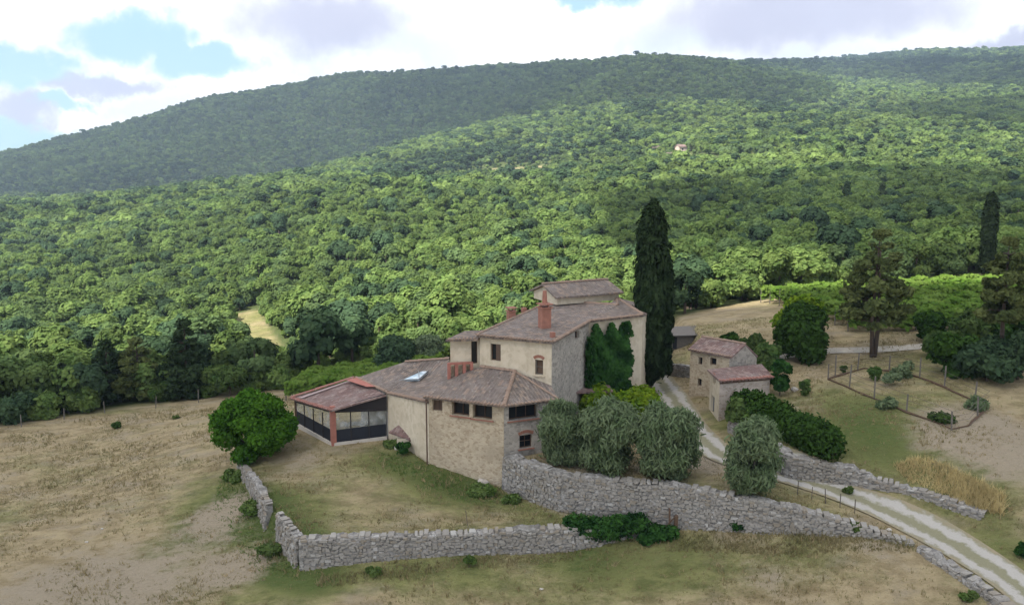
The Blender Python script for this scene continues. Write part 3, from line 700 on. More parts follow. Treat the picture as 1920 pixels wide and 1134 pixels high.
def roofslab(name, polys, m, parent, th=.14):
    vs = []; fs = []; uvs = []
    for P in polys:
        P = [Vector(p) for p in P]; n = Vector((0, 0, 0))
        for i in range(len(P)): n += (P[i] - P[0]).cross(P[(i+1) % len(P)] - P[0])
        n.normalize()
        if n.z < 0: P = P[::-1]; n = -n
        dn = Vector((0, 0, -1)) - n * (-n.z); dn = dn.normalized() if dn.length > 1e-4 else Vector((0, -1, 0)); ax = n.cross(dn)
        b0 = len(vs); k = len(P); vs += [tuple(p) for p in P] + [tuple(p - Vector((0, 0, th))) for p in P]
        F_ = [tuple(b0 + i for i in range(k)), tuple(b0 + k + i for i in range(k - 1, -1, -1))] + [(b0 + i, b0 + i + k, b0 + (i+1) % k + k, b0 + (i+1) % k) for i in range(k)]
        for f in F_:
            fs.append(f); uvs += [(Vector(vs[i]).dot(ax), Vector(vs[i]).dot(dn)) for i in f]
    return meshobj(name, vs, fs, m, parent, uv=uvs)
def tile_run(mb, a, b_, r=.13, step=.38):
    """row of overlapping half-round ridge tiles"""
    a = Vector(a); b_ = Vector(b_); n = max(1, int((b_ - a).length / step)); d = (b_ - a) / n
    x = d.cross(Vector((0, 0, 1))).normalized()
    for k in range(n):
        i = len(mb.v); p0 = a + d * k; p1 = a + d * (k + 1.12); rr = r * random.uniform(.9, 1.1)
        for p, q in ((p0, rr * 1.1), (p1, rr * .9)):
            for j in range(6):
                an = math.pi * j / 5; mb.v.append(tuple(p + x * math.cos(an) * q + Vector((0, 0, math.sin(an) * q))))
        for j in range(5): mb.f.append((i + j, i + j + 1, i + j + 7, i + j + 6)); mb.m.append(0)
        mb.f.append(tuple(i + j for j in range(6))); mb.m.append(0)
def eave_tiles(mb, a, b_, r=.085, out_=.16, step=.24):
    """open ends of the barrel tiles along an eave"""
    a = Vector(a); b_ = Vector(b_); n = max(1, int((b_ - a).length / step)); d = (b_ - a) / n; e = d.normalized(); nrm = Vector((e.y, -e.x, 0)).normalized()
    for k in range(n):
        c0 = a + d * (k + .5) + Vector((0, 0, random.uniform(-.01, .02))); i = len(mb.v)
        for off in (out_ * random.uniform(.7, 1.1), -.25):
            for j in range(5):
                an = math.pi * j / 4; mb.v.append(tuple(c0 + nrm * off + e * math.cos(an) * r + Vector((0, 0, math.sin(an) * r))))
        for j in range(4): mb.f.append((i + j, i + j + 1, i + j + 6, i + j + 5)); mb.m.append(0)
        mb.f.append(tuple(i + j for j in range(5))); mb.m.append(0)

# ---------------------------------------------------------------- the farmhouse
T0 = Vector((-.53, 50.77, 0)); T1 = Vector((-5.66, 52.85, 0)); T2 = Vector((2.95, 52.3, 0))
ZM = 9.4
A_e = lv(893, 628, ZM); B_e = lv(1037, 641, ZM); dAB = (B_e - A_e).normalized(); pAB = Vector((-dAB.y, dAB.x, 0))
k_ = 8.9
for _ in range(30):  # where the verge meets the wing
    c_ = B_e + pAB * k_; k_ += (1107 - (960 + FPX * c_.x / (c_.y * math.cos(PITCH) - (10.3 - CAMH) * math.sin(PITCH)))) * .04
C_e = B_e + pAB * k_; C_e.z = dp(1107, 601, C_e.y).z; slope = (C_e.z - ZM) / k_
H_e = A_e + pAB * 14; H_e.z = ZM + 14 * slope; G_e = C_e + pAB * (14 - k_); G_e.z = H_e.z
D_e = lv(1206, 590, C_e.z); F_e = lv(1156, 558, H_e.z + .15)
print('MAIN', A_e, B_e, C_e, D_e, F_e, H_e, G_e, 'slope', slope)
house = empty('farmhouse', (-.5, 56, 1), 'large beige stone farmhouse with hipped tower and tiled roofs on the terrace', 'house')
ins = .32
A_w = A_e + pAB * ins + dAB * .1; B_w = B_e + pAB * ins - dAB * .22; C_w = C_e - dAB * .22 + pAB * .3
# tower
mb = MB()
TLo = [(.30, 1.05, 4.75, 5.5), (1.75, 3.05, 4.6, 5.72), (3.30, 4.70, 4.55, 5.72)]
TRo = [(.35, 2.45, 4.55, 5.72), (1.12, 2.05, 2.55, 3.45)]
panel(mb, T1, T0, -.6, 5.82, ops=TLo)
mb.build('wall', M['facade'], house)
mb = MB(); panel(mb, T0, T2, -.6, 5.82, ops=TRo); panel(mb, T2, B_w, 0, 5.9); panel(mb, A_w, T1, 0, 5.8)  # right face: its shade side is put into a greyer wall colour
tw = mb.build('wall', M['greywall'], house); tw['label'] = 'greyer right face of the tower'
mb = MB()                                                    # corner stones
for k in range(13):
    z = -.25 + k * .47; w_ = .34 if k % 2 else .22; e = (T0 - T1).normalized()
    mb.box(T0 - e * (w_ / 2 - .02) + Vector((0, .13, z)), w_, .3, .40, math.atan2(e.y, e.x))
mb.build('corner_stones', M['facade'], house)
ee = [T1 + Vector((-.35, -.15, 5.72)), T0 + Vector((0, -.38, 5.72)), T2 + Vector((.12, -.3, 5.72))]
ap = Vector((.2, 54.35, 7.05)); rl = Vector((-2.2, 55.5, 7.1))
ap_ = [Vector(x) for x in (ap, rl)]; e3 = Vector((-4.9, 56.2, 6.2)); bm_ = B_w + Vector((0, 0, 6.3 - B_w.z))
troof = roofslab('roof', [[ee[0], ee[1], ap, rl], [ee[1], ee[2], ap], [ee[2], bm_, ap], [ee[0], rl, e3]], M['tile'], house)
mb = MB(); tile_run(mb, ee[1] + Vector((0, 0, .03)), ap + Vector((0, 0, .03)), .15); tile_run(mb, ap + Vector((0, 0, .02)), rl + Vector((0, 0, .02))); mb.build('ridge_tiles', M['ridge'], troof)
mb = MB(); tile_run(mb, ap, ee[2] + Vector((0, 0, .04)), .09); mb.build('ridge_tiles', M['ridge'], troof)
mb = MB(); eave_tiles(mb, ee[0], ee[1]); eave_tiles(mb, ee[1], ee[2]); mb.build('eave_tiles', M['ridge'], troof)
opening(house, T1, T0, TLo[0], bars=(1, 1), sill=None, pane='shutter', frame='shutter', label='small square shuttered tower window')
for o in TLo[1:]: opening(house, T1, T0, o, bars=(1, 0), depth=.5)  # open loggia bays, right face too: a dark pane paints their unlit inside
opening(house, T0, T2, TRo[0], bars=(2, 0), depth=.5); opening(house, T0, T2, TRo[1], bars=(1, 1), arch='brick', sill='brick')
mb = MB(); mb.tube([T1 + Vector((-.14, -.08, .9)), T1 + Vector((-.14, -.08, 5.6))], .055); mb.build('downpipe', M['shutter'], house)
# main block
mb = MB(); Lm = (B_w - A_w).length
Fo = [(Lm * .155, Lm * .30, 7.62, 8.82), (Lm * .775, Lm * .885, 6.95, 8.0)]
panel(mb, A_w, B_w, 2, ZM - .1, ops=Fo, depth=.28)
mb.build('wall', M['plaster'], house)
mb = MB(); Lr = (C_w - B_w).length
So = [(Lr * .60, Lr * .72, 8.7, 9.5)]
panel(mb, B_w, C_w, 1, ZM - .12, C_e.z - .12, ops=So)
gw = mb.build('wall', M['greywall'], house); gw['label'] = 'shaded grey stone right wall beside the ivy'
opening(house, B_w, C_w, So[0], sill=None, bars=(0, 0))
D_w = Vector((D_e.x, D_e.y + .3, 0)); mb = MB(); panel(mb, C_w, D_w, 1, C_e.z - .12); panel(mb, D_w, D_w + Vector((3, 9, 0)), 1, C_e.z - .2)
mb.build('wall', M['plaster'], house)
BK = [A_w + pAB * 19, C_w + pAB * 8 + dAB * 4]
mb = MB(); panel(mb, D_w + Vector((3, 9, 0)), BK[0], 0, C_e.z - .5); panel(mb, BK[0], A_w, 0, ZM - .1, ZM - .1); mb.build('wall', M['greywall'], house)
opening(house, A_w, B_w, Fo[0], bars=(0, 0), sill=None, arch='plaster', shutter=(1,), pane='darkglass')
opening(house, A_w, B_w, Fo[1], bars=(0, 1), sill='plaster', arch='brick', pane='shutter', frame='greywood')
def dz(v, z): v = Vector(v); v.z = z; return v
mroof = roofslab('roof', [[A_e, B_e, C_e, G_e, H_e], [C_e, D_e, F_e], [C_e, F_e, G_e], [H_e, G_e, dz(G_e + pAB * 5, G_e.z - 1), dz(H_e + pAB * 5, H_e.z - 1)],
                          [G_e, F_e, dz(F_e + Vector((2, 6, 0)), G_e.z - 1), dz(G_e + pAB * 5, G_e.z - 1)], [D_e, F_e, dz(F_e + Vector((2, 6, 0)), G_e.z - 1), dz(D_e + Vector((3, 9, 0)), G_e.z - 1.2)]], M['tile'], house, .16)
mb = MB(); tile_run(mb, B_e + Vector((0, 0, .02)), C_e + Vector((0, 0, .02)), .13); mb.build('ridge_tiles', M['ridge'], mroof)
mb = MB(); tile_run(mb, A_e + Vector((0, 0, .02)), H_e + Vector((0, 0, .02)), .10); tile_run(mb, H_e, G_e); mb.build('ridge_tiles', M['ridge'], mroof)
mb = MB(); tile_run(mb, G_e, F_e); mb.build('ridge_tiles', M['ridge'], mroof)
mb = MB(); tile_run(mb, F_e, D_e); mb.build('ridge_tiles', M['ridge'], mroof)
mb = MB(); eave_tiles(mb, A_e, B_e); mb.build('eave_tiles', M['ridge'], mroof)
mb = MB(); eave_tiles(mb, C_e, D_e); mb.build('eave_tiles', M['ridge'], mroof)
def chimney(parent, base, w, h, pot=0, rz=.4, cap=True, label=None):
    mb = MB(); b0 = Vector(base); mb.box(b0 + Vector((0, 0, h/2 - .3)), w, w, h + .6, rz)
    if cap:
        mb.box(b0 + Vector((0, 0, h + .04)), w * 1.25, w * 1.25, .08, rz)
        for dx in (-1, 1):
            for dy in (-1, 1): mb.box(b0 + Vector((dx * w * .36, dy * w * .36, h + .17)), .09, .09, .18, rz)
        mb.box(b0 + Vector((0, 0, h + .29)), w * 1.3, w * 1.3, .07, rz)
    o = mb.build('chimney', M['brick'], parent)
    if pot:
        q = MB(); q.tube([b0 + Vector((0, 0, h + .3)), b0 + Vector((0, 0, h + .3 + pot))], [.2, .15], 10); q.build('chimney_pot', M['brick'], o)
    if label: o['label'] = label
    return o
def onroof(u, v):  # where the sight line meets the main slope
    lo, hi_ = 50., 75.
    for _ in range(40):
        y = (lo + hi_) / 2; p = dp(u, v, y); zr = ZM + (p - A_e).dot(pAB) * slope
        if p.z > zr: lo = y
        else: hi_ = y
    return p
p = onroof(1021, 614); chimney(mroof, p, .72, 1.45, .95, label='tall red brick chimney with a long pot in the middle of the main roof')
p = onroof(1036, 632); chimney(mroof, p, .3, .35, 0, cap=False)
def onverge(u):
    lo, hi_ = 0., 14.
    for _ in range(30):
        k = (lo + hi_) / 2; p = A_e + pAB * k; q = 960 + FPX * p.x / (p.y * math.cos(PITCH) + (CAMH - 9.6) * math.sin(PITCH))
        if q < u: lo = k
        else: hi_ = k
    return dz(A_e + pAB * k - dAB * .35, ZM + k * slope - .1)
chimney(mroof, onverge(966), .55, .55, 0, label='squat red chimney behind the roof edge'); chimney(mroof, onverge(990), .35, .4, 0, cap=False)
# raised pigeon loft on the roof
Q0 = dp(1044, 562, 65.5); Q1 = dp(1160, 561, 68.5); zq = dp(1044, 555, 65.5).z; Q3 = dp(1001, 560, 69.5); Q2 = Q1 + (Q3 - Q0)
zr = dp(1022, 532, 67.5).z
mb = MB(); panel(mb, Q3, Q0, 10, zq - .1); panel(mb, Q0, Q1, 10, zq - .1); panel(mb, Q1, Q2, 10, zq - .1); panel(mb, Q2, Q3, 10, zq - .1)
mL, mR = (Q3 + Q0) / 2, (Q1 + Q2) / 2
mb.poly([dz(Q3, zq - .1), dz(Q0, zq - .1), dz(mL, zr - .15)]); mb.poly([dz(Q1, zq - .1), dz(Q2, zq - .1), dz(mR, zr - .15)])
mb.build('loft_wall', M['plaster'], house)
ex = (Q1 - Q0).normalized() * .3; ey = (Q3 - Q0).normalized() * .35
lroof = roofslab('roof', [[dz(Q0 - ex - ey, zq - .05), dz(Q1 + ex - ey, zq - .05), dz(mR + ex * .5, zr), dz(mL - ex, zr)], [dz(mL - ex, zr), dz(mR + ex * .5, zr), dz(Q2 + ex + ey, zq - .05), dz(Q3 - ex + ey, zq - .05)]], M['tile'], house)
mb = MB(); tile_run(mb, dz(mL - ex, zr + .01), dz(mR + ex * .5, zr + .01)); mb.build('ridge_tiles', M['ridge'], lroof)
# left lower block
V0 = lv(838, 637, 9.05); V1 = A_w + Vector((.3, .35, 0)); V0w = V0 + Vector((.2, .3, 0))
mb = MB(); Lv = (Vector((V1.x, V1.y, 0)) - Vector((V0w.x, V0w.y, 0))).length; Vo = [(Lv * .62, Lv * .80, 7.2, 8.85)]
panel(mb, V0w, V1, 3, 9.0, ops=Vo); panel(mb, V0w + pAB * 2.5, V0w, 3, 9.1, 9.0); mb.build('wall', M['plaster'], house)
opening(house, V0w, V1, Vo[0], sill=None, bars=(0, 0), depth=.45)
vr = roofslab('roof', [[V0 + Vector((-.1, 0, 0)), dz(A_e + dAB * .1 - Vector((0, .1, 0)), 9.15), dz(A_e + pAB * 2.6, 9.35), dz(V0 + pAB * 2.6, 9.25)]], M['tile'], house)
mb = MB(); eave_tiles(mb, V0, dz(A_e, 9.15)); mb.build('eave_tiles', M['ridge'], vr)
# brick terrace parapet above the annex roof
mb = MB(); pr0, pr1 = dp(842, 706, 55.2), dp(884, 704, 55.6)
for s in (0, .33, .68, 1):
    p = pr0.lerp(pr1, s); mb.box(p + Vector((0, 0, .1)), .22, .3, 1.75 - .25 * (s in (.33,)), .2)
mb.bar(pr0 + Vector((0, 0, .93)), pr1 + Vector((0, 0, .93)), .26, .14)
mb.build('brick_parapet', M['redpost'], house)
mb = MB(); mb.poly([pr0 + Vector((0, .25, -1)), pr1 + Vector((0, .25, -1)), pr1 + Vector((0, .25, .7)), pr0 + Vector((0, .25, .7))]); mb.build('wall', M['facade'], house)
# annex
P1 = lv(728, 822, 1.1); e1 = dp(727, 736, P1.y - .2); e0 = dp(803, 753, T1.y - .1); n1 = lv(668, 708, e1.z); r1 = lv(760, 678, e1.z + 1.3); kf = lv(806, 704, e1.z + .65); j1 = lv(842, 672, e1.z + 1.9)
print('ANNEX', P1, e1, e0, n1, r1, kf)
mb = MB(); panel(mb, P1, T1 + Vector((.05, .12, 0)), -.3, e1.z - .15, e0.z - .15)
mb.build('wall', M['plaster'], house)
mb = MB(); panel(mb, dz(n1, 0) + Vector((.3, 0, 0)), P1, -.3, e1.z - .2); panel(mb, dz(r1, 0), dz(n1, 0) + Vector((.3, 0, 0)), -.3, e1.z - .2)
mb.build('wall', M['white'], house)
aroof = roofslab('roof', [[e1, kf, r1, n1], [e0, kf, e1], [e0, dz(V0w, 6.3), kf], [kf, dz(V0w, 6.35), j1, r1]], M['tile'], house)
mb = MB(); tile_run(mb, e1 + Vector((0, 0, .03)), n1 + Vector((0, 0, .03)), .12); mb.build('ridge_tiles', M['ridge'], aroof)
mb = MB(); tile_run(mb, r1, j1, .12); mb.build('ridge_tiles', M['ridge'], aroof)
mb = MB(); eave_tiles(mb, e1, e0); mb.build('eave_tiles', M['ridge'], aroof)
nrm = (kf - e1).cross(n1 - e1).normalized(); nrm = nrm if nrm.z > 0 else -nrm
def onpl(u, v, lift):
    a, b, c = ray(u, v); o = Vector((0, 0, CAMH)); d = Vector((a, b, c)); tt = (e1 + nrm * lift - o).dot(nrm) / d.dot(nrm); return o + d * tt
mb = MB(); q = [onpl(746, 713, .2), onpl(767, 688, .2), onpl(801, 677, .3), onpl(808, 691, .25), onpl(786, 711, .2)]
mb.poly(q[::-1]); mb.poly([x - nrm * .1 for x in q])
for i in range(5): mb.poly([q[i], q[(i+1) % 5], q[(i+1) % 5] - nrm * .1, q[i] - nrm * .1])
sk = mb.build('skylight', M['solar'], aroof)
mb = MB()
for i in range(5): mb.bar(q[i] + nrm * .02, q[(i+1) % 5] + nrm * .02, .07)
mb.bar(q[0].lerp(q[1], .5) + nrm * .03, q[3] + nrm * .03, .06); mb.bar(q[1].lerp(q[2], .5) + nrm * .03, q[4] + nrm * .03, .06)
mb.build('frame', M['metal'], sk)
# small tiled porch by the annex wall
hut = empty('oven_shed', lv(760, 838, .9), 'small red tiled lean-to against the cream annex wall', 'shed')
h = [lv(729, 809, 2.2), lv(757, 790, 2.75), lv(788, 804, 2.5), lv(768, 823, 1.95)]
hr = roofslab('roof', [[h[0], h[3], h[2], h[1]]], M['redtiledark'], hut, .12)
mb = MB(); w0, w1, w2 = h[0] + Vector((.25, .2, 0)), h[3] + Vector((-.05, .15, 0)), h[2] + Vector((-.15, .1, 0))
panel(mb, w1 - Vector((.9, -.1, 0)), w1, .3, 1.9, 1.95); panel(mb, w1, w1 + (w2 - w1) * .3, .3, 1.95); mb.build('wall', M['plaster'], hut)
mb = MB(); mb.bar(dz(w2, .3), dz(w2, 2.35), .14); mb.bar(dz(h[3], 1.8), dz(h[2], 2.3), .1); mb.build('post', M['wood'], hut)
# ---------------------------------------------------------------- veranda
Pp = lv(625, 836, .75); Pl = dp(556, 797, 61.2); ver = empty('veranda', Pp, 'glazed veranda with red pillar, black lower panels and red tiled lean-to roof', 'veranda')
ZE = dp(625, 764, Pp.y).z; ra, rb = dp(545, 746, 61.0), lv(622, 769, ZE - .05)
print('VER', Pp, Pl, ZE, ra, rb, n1)
vroof = roofslab('roof', [[rb, e1 + Vector((-.1, -.1, -.12)), n1 + Vector((-.2, 0, -.12))], [rb, n1 + Vector((-.2, 0, -.12)), ra]], M['redtiledark'], ver, .12)
mb = MB(); tile_run(mb, ra + Vector((0, 0, .03)), n1 + Vector((-.2, 0, .02)), .13); mb.build('ridge_tiles', M['redtile'], vroof)
mb = MB(); eave_tiles(mb, ra, rb); mb.build('eave_tiles', M['redtile'], vroof)
s0 = ra.lerp(rb, .1); s1_ = n1.lerp(e1, .12)
mb = MB(); up = Vector((0, 0, .09)); mb.poly([ra.lerp(n1, .05) + (rb - ra) * .14 + up, ra.lerp(n1, .93) + (e1 - n1) * .06 + up, ra.lerp(n1, .93) + (e1 - n1) * .08 + up, ra.lerp(n1, .05) + (rb - ra) * .20 + up])
mb.build('ridge_flashing', plain('pale pink flashing', (.33, .25, .235), .7, .15, 2), vroof)
mb = MB(); mb.poly([n1 + (e1 - n1) * .02 + Vector((-.3, -.2, .02)), n1.lerp(e1, .12) + Vector((-1.0, -.3, .02)), n1.lerp(e1, .62) + Vector((-.6, -.2, .05)), n1.lerp(e1, .68) + Vector((-.1, 0, .09)), n1.lerp(e1, .05) + Vector((0, 0, .09))])
mb.build('red_flashing', plain('orange red flashing', (.32, .12, .09), .8, .2, 2), vroof)
mb = MB(); mb.box(Pp + Vector((.02, .05, (ZE - .75) / 2 - .15)), .36, .36, ZE - .75 + .5, .5); mb.build('pillar', M['redpost'], ver)
mb = MB(); pb = Pl + Vector((0, 0, 0)); mb.bar(pb, dz(pb, ra.z - .1), .16); mb.build('post', M['wood'], ver)
def side(p0, p1, ztop0, ztop1, zb0, zb1, nb, curtain):
    d = (p1 - p0); rz = math.atan2(d.y, d.x); n2 = Vector((d.y, -d.x, 0)).normalized()
    L3 = lambda s, z: Vector((p0.x + d.x * s, p0.y + d.y * s, z))
    zb = lambda s: zb0 + (zb1 - zb0) * s; zt = lambda s: ztop0 + (ztop1 - ztop0) * s
    m1 = MB(); m1.bar(L3(0, zb(0) + .05), L3(1, zb(1) + .05), .25, .8); m1.build('base_wall', M['concrete'], ver)
    m1 = MB(); a = .45; h_ = .95
    m1.poly([L3(.02, zb(0) + a), L3(.98, zb(1) + a), L3(.98, zb(1) + a + h_), L3(.02, zb(0) + a + h_)])
    pnl = m1.build('lower_panel', M['black'], ver)
    m1 = MB(); m1.poly([L3(.02, zb(0) + a + h_), L3(.98, zb(1) + a + h_), L3(.98, (ztop0 if curtain else ztop1) - .35), L3(.02, ztop0 - .35)]); m1.build('clear_sheet', M['clear'], ver)
    if curtain:
        m1 = MB(); m1.poly([L3(0, ztop0 - .35), L3(1, ztop0 - .35), L3(1, ztop1 - .12), L3(0, ztop0 - .1)]); m1.build('dark_gable', M['beam'], ver)
    m1 = MB(); m1.bar(L3(0, ztop0 - .30) + n2 * .03, L3(1, (ztop0 if curtain else ztop1) - .30) + n2 * .03, .1, .14)
    m1.bar(L3(0, ztop0 - .12) + n2 * .05, L3(1, ztop1 - .16) + n2 * .05, .12, .18); m1.build('beam', M['beam'], ver)
    for k in range(1, nb):
        m1 = MB(); s = k / nb; m1.bar(L3(s, zb(s) + .3) + n2 * .02, L3(s, ztop0 - .3) + n2 * .02, .07); m1.build('mullion', M['beam'], ver)
side(Pp, P1 + Vector((-.05, -.15, 0)), ZE, e1.z, .55, .9, 3, True)
side(Pl, Pp, ra.z, ZE, Pl.z - .2, .55, 4, False)
mb = MB(); mb.poly([dz(Pp, .85), dz(P1, .95), dz(n1, .7), dz(Pl, .75)]); mb.build('floor', M['concrete'], ver)
dt = empty('dining_table', (-12.0, 60.0, .85), 'wooden table seen dimly through the clear sheets of the veranda', 'table')
mb = MB(); mb.box((-12.0, 60.0, 1.6), 1.8, .9, .06, .3); mb.build('table_top', M['white'], dt)
for sx in (-1, 1):
    for sy in (-1, 1):
        mb = MB(); mb.bar((-12.0 + sx * .75, 60 + sy * .3, .85), (-12.0 + sx * .75, 60 + sy * .3, 1.57), .07); mb.build('leg', M['wood'], dt)
# tiled canopy at the foot of the ivy wall
can = empty('wall_canopy', lv(1110, 742, 3), 'low brown tiled canopy at the foot of the ivy covered wall', 'canopy')
q = [dp(1060, 735, 57.5), dp(1150, 733, 58.5), dp(1140, 718, 61.0), dp(1090, 716, 60.5)]
roofslab('roof', [[q[0], q[1], q[2], q[3]]], M['redtiledark'], can)
for s in (.08, .92):
    mb = MB(); p = q[0].lerp(q[1], s); mb.bar(dz(p, 2), p - Vector((0, 0, .1)), .14); mb.build('post', M['wood'], can)

# ---------------------------------------------------------------- barn on the right
K0 = lv(1353, 792, 2.65); ze = dp(1351, 714, K0.y).z; K0e = dp(1350, 714, K0.y - .2); K1e = lv(1450, 706, ze); K3e = dp(1326, 692, K0.y + 2.6); K2e = dp(1428, 682, K1e.y + 2.6)
print('BARN', K0, ze, K0e, K1e, K2e, K3e)
barn = empty('barn', K0, 'small stone barn of two tiled blocks beside the gravel road', 'barn')
K1w = K1e + Vector((-.15, .25, 0)); K0w = K0e + Vector((.05, .25, 0)); K3w = K3e + Vector((.25, .1, 0)); K2w = K2e
mb = MB(); panel(mb, K0w, K1w, 2, ze - .12); panel(mb, K1w, K2w, 2, ze - .12, K2e.z - .12); mb.build('wall', M['pinkwall'], barn)
mb = MB(); Lb = (Vector((K0w.x, K0w.y, 0)) - Vector((K3w.x, K3w.y, 0))).length
bo = [(Lb * .22, Lb * .55, 2.9, 4.2), (Lb * .30, Lb * .58, 5.15, 5.65 if ze > 5.7 else ze - .4)]
panel(mb, K3w, K0w, 2, K3e.z - .15, ze - .12, ops=bo); mb.build('wall', M['plaster'], barn)
opening(barn, K3w, K0w, bo[0], 'door', bars=(0, 0), pane='bluedoor', frame='bluedoor', sill=None); opening(barn, K3w, K0w, bo[1], bars=(0, 0), sill=None, arch='brick')
br_ = roofslab('roof', [[K0e, K1e, K2e, K3e]], M['redtiledark'], barn)
mb = MB(); eave_tiles(mb, K0e, K1e, .1, .2, .28); mb.build('eave_tiles', M['redtile'], br_)
mb = MB(); mb.bar(K0w + Vector((0, -.06, -.2)), K1w + Vector((0, -.06, -.2)), .1, .14)
n = 14
for k in range(n):
    p = K0w.lerp(K1w, (k + .5) / n) + Vector((0, -.1, -.1)); mb.box(p, .1, .35, .1, .1)
mb.build('rafter_ends', M['wood'], br_)
U0 = dp(1372, 669, K0.y + 3.4); UL = lv(1290, 654, U0.z); UR = dp(1421, 667, U0.y + 2.6); UB = UL + (UR - U0)
zr2 = U0.z + .75
mL2, mR2 = (UL + UB) / 2, (U0 + UR) / 2
U0w, ULw, URw = U0 + Vector((-.1, .25, 0)), UL + Vector((.25, .2, 0)), UR + Vector((-.1, -.05, 0))
print('UP', U0, UL, UR, zr2)
mb = MB(); Lu = (Vector((U0w.x, U0w.y, 0)) - Vector((ULw.x, ULw.y, 0))).length
uo = [(Lu * .22, Lu * .32, U0.z - 1.15, U0.z - .55), (Lu * .52, Lu * .68, U0.z - .95, U0.z - .40), (Lu * .22, Lu * .32, U0.z - 2.9, U0.z - 2.3)]
panel(mb, ULw, U0w, 2, U0.z - .12, ops=uo); mb.build('wall', M['facade'], barn)
for o in uo: opening(barn, ULw, U0w, o, bars=(0, 0), sill=None)
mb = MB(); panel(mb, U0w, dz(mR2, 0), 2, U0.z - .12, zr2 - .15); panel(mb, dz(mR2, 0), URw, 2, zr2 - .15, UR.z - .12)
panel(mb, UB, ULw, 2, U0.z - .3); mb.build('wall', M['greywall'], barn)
ru = roofslab('roof', [[UL, U0, dz(mR2, zr2), dz(mL2, zr2)], [dz(mL2, zr2), dz(mR2, zr2), UR, UB]], M['redtiledark'], barn)
mb = MB(); tile_run(mb, dz(mL2, zr2), dz(mR2, zr2), .12); mb.build('ridge_tiles', M['ridge'], ru)
mb = MB(); eave_tiles(mb, UL, U0); mb.build('eave_tiles', M['ridge'], ru)
# shed and white wall behind the barn
sh = empty('tool_shed', lv(1285, 652, 4.2), 'dark grey wooden shed between cypress and white wall', 'shed')
s0 = lv(1258, 652, 4.2); s1_ = lv(1314, 648, 4.3); bk = Vector((.6, 3, 0)); hz = 1.25
mb = MB(); panel(mb, s0, s1_, 3.5, 4.2 + hz); panel(mb, s1_, s1_ + bk, 3.5, 4.2 + hz); panel(mb, s0 + bk, s0, 3.5, 4.2 + hz); mb.build('wall', M['greywood'], sh)
mb = MB(); e = (s1_ - s0)
for k in range(12): p = s0.lerp(s1_, (k + .5) / 12); mb.box(dz(p, 4.75) - Vector((0, .02, 0)), e.length / 13, .04, 1.2, 0)
mb.build('boards', M['greywood'], sh)
mb = MB(); mb.poly([dz(s0, 5.42) + Vector((-.2, -.3, 0)), dz(s1_, 5.42) + Vector((.2, -.3, 0)), dz(s1_ + bk, 5.75), dz(s0 + bk, 5.75)]); 
mb.poly([dz(s0 + bk, 5.67), dz(s1_ + bk, 5.67), dz(s1_, 5.34) + Vector((.2, -.3, 0)), dz(s0, 5.34) + Vector((-.2, -.3, 0))]); mb.build('roof', M['greywood'], sh)
mb = MB(); mb.box(dz(s0.lerp(s1_, .12), 4.7) - Vector((0, .06, 0)), .4, .05, 1.1); mb.build('door', M['black'], sh)
w0, w1 = lv(1314, 640, 4.5), lv(1385, 650, 4.6); mb = MB(); mb.bar(dz(w0, 4.4), dz(w1, 4.3), .3, 1.7)
tag(mb.build('white_wall', M['white'], loc=(w0.x, w0.y, 4.2)), 'low whitewashed wall behind the barn roof', 'wall')
# ruined hamlet on the spur
def far_house(p, w, d, h, rz, label, wallm, roofm):
    o = empty('stone_cottage', p, label, 'house', 'cottages in the woods on the spur')
    c, s = math.cos(rz), math.sin(rz); q = lambda x, y, z: Vector((p.x + x * c - y * s, p.y + x * s + y * c, p.z + z))
    mb = MB(); cs = [q(-w/2, -d/2, 0), q(w/2, -d/2, 0), q(w/2, d/2, 0), q(-w/2, d/2, 0)]
    wo = [(w * .2, w * .34, p.z + h * .5, p.z + h * .75), (w * .62, w * .78, p.z + h * .5, p.z + h * .75)]
    panel(mb, cs[0], cs[1], p.z - 3, p.z + h, ops=wo); panel(mb, cs[1], cs[2], p.z - 3, p.z + h); panel(mb, cs[2], cs[3], p.z - 3, p.z + h); panel(mb, cs[3], cs[0], p.z - 3, p.z + h)
    mb.poly([q(w/2, -d/2, h), q(w/2, d/2, h), q(w/2, 0, h + d * .22)]); mb.poly([q(-w/2, d/2, h), q(-w/2, -d/2, h), q(-w/2, 0, h + d * .22)])
    mb.build('wall', wallm, o)
    for a in wo: opening(o, cs[0], cs[1], a, bars=(0, 0), sill=None)
    roofslab('roof', [[q(-w/2 - .4, -d/2 - .5, h - .1), q(w/2 + .4, -d/2 - .5, h - .1), q(w/2 + .4, 0, h + d * .22 + .1), q(-w/2 - .4, 0, h + d * .22 + .1)],
                      [q(-w/2 - .4, 0, h + d * .22 + .1), q(w/2 + .4, 0, h + d * .22 + .1), q(w/2 + .4, d/2 + .5, h - .1), q(-w/2 - .4, d/2 + .5, h - .1)]], roofm, o, .3)
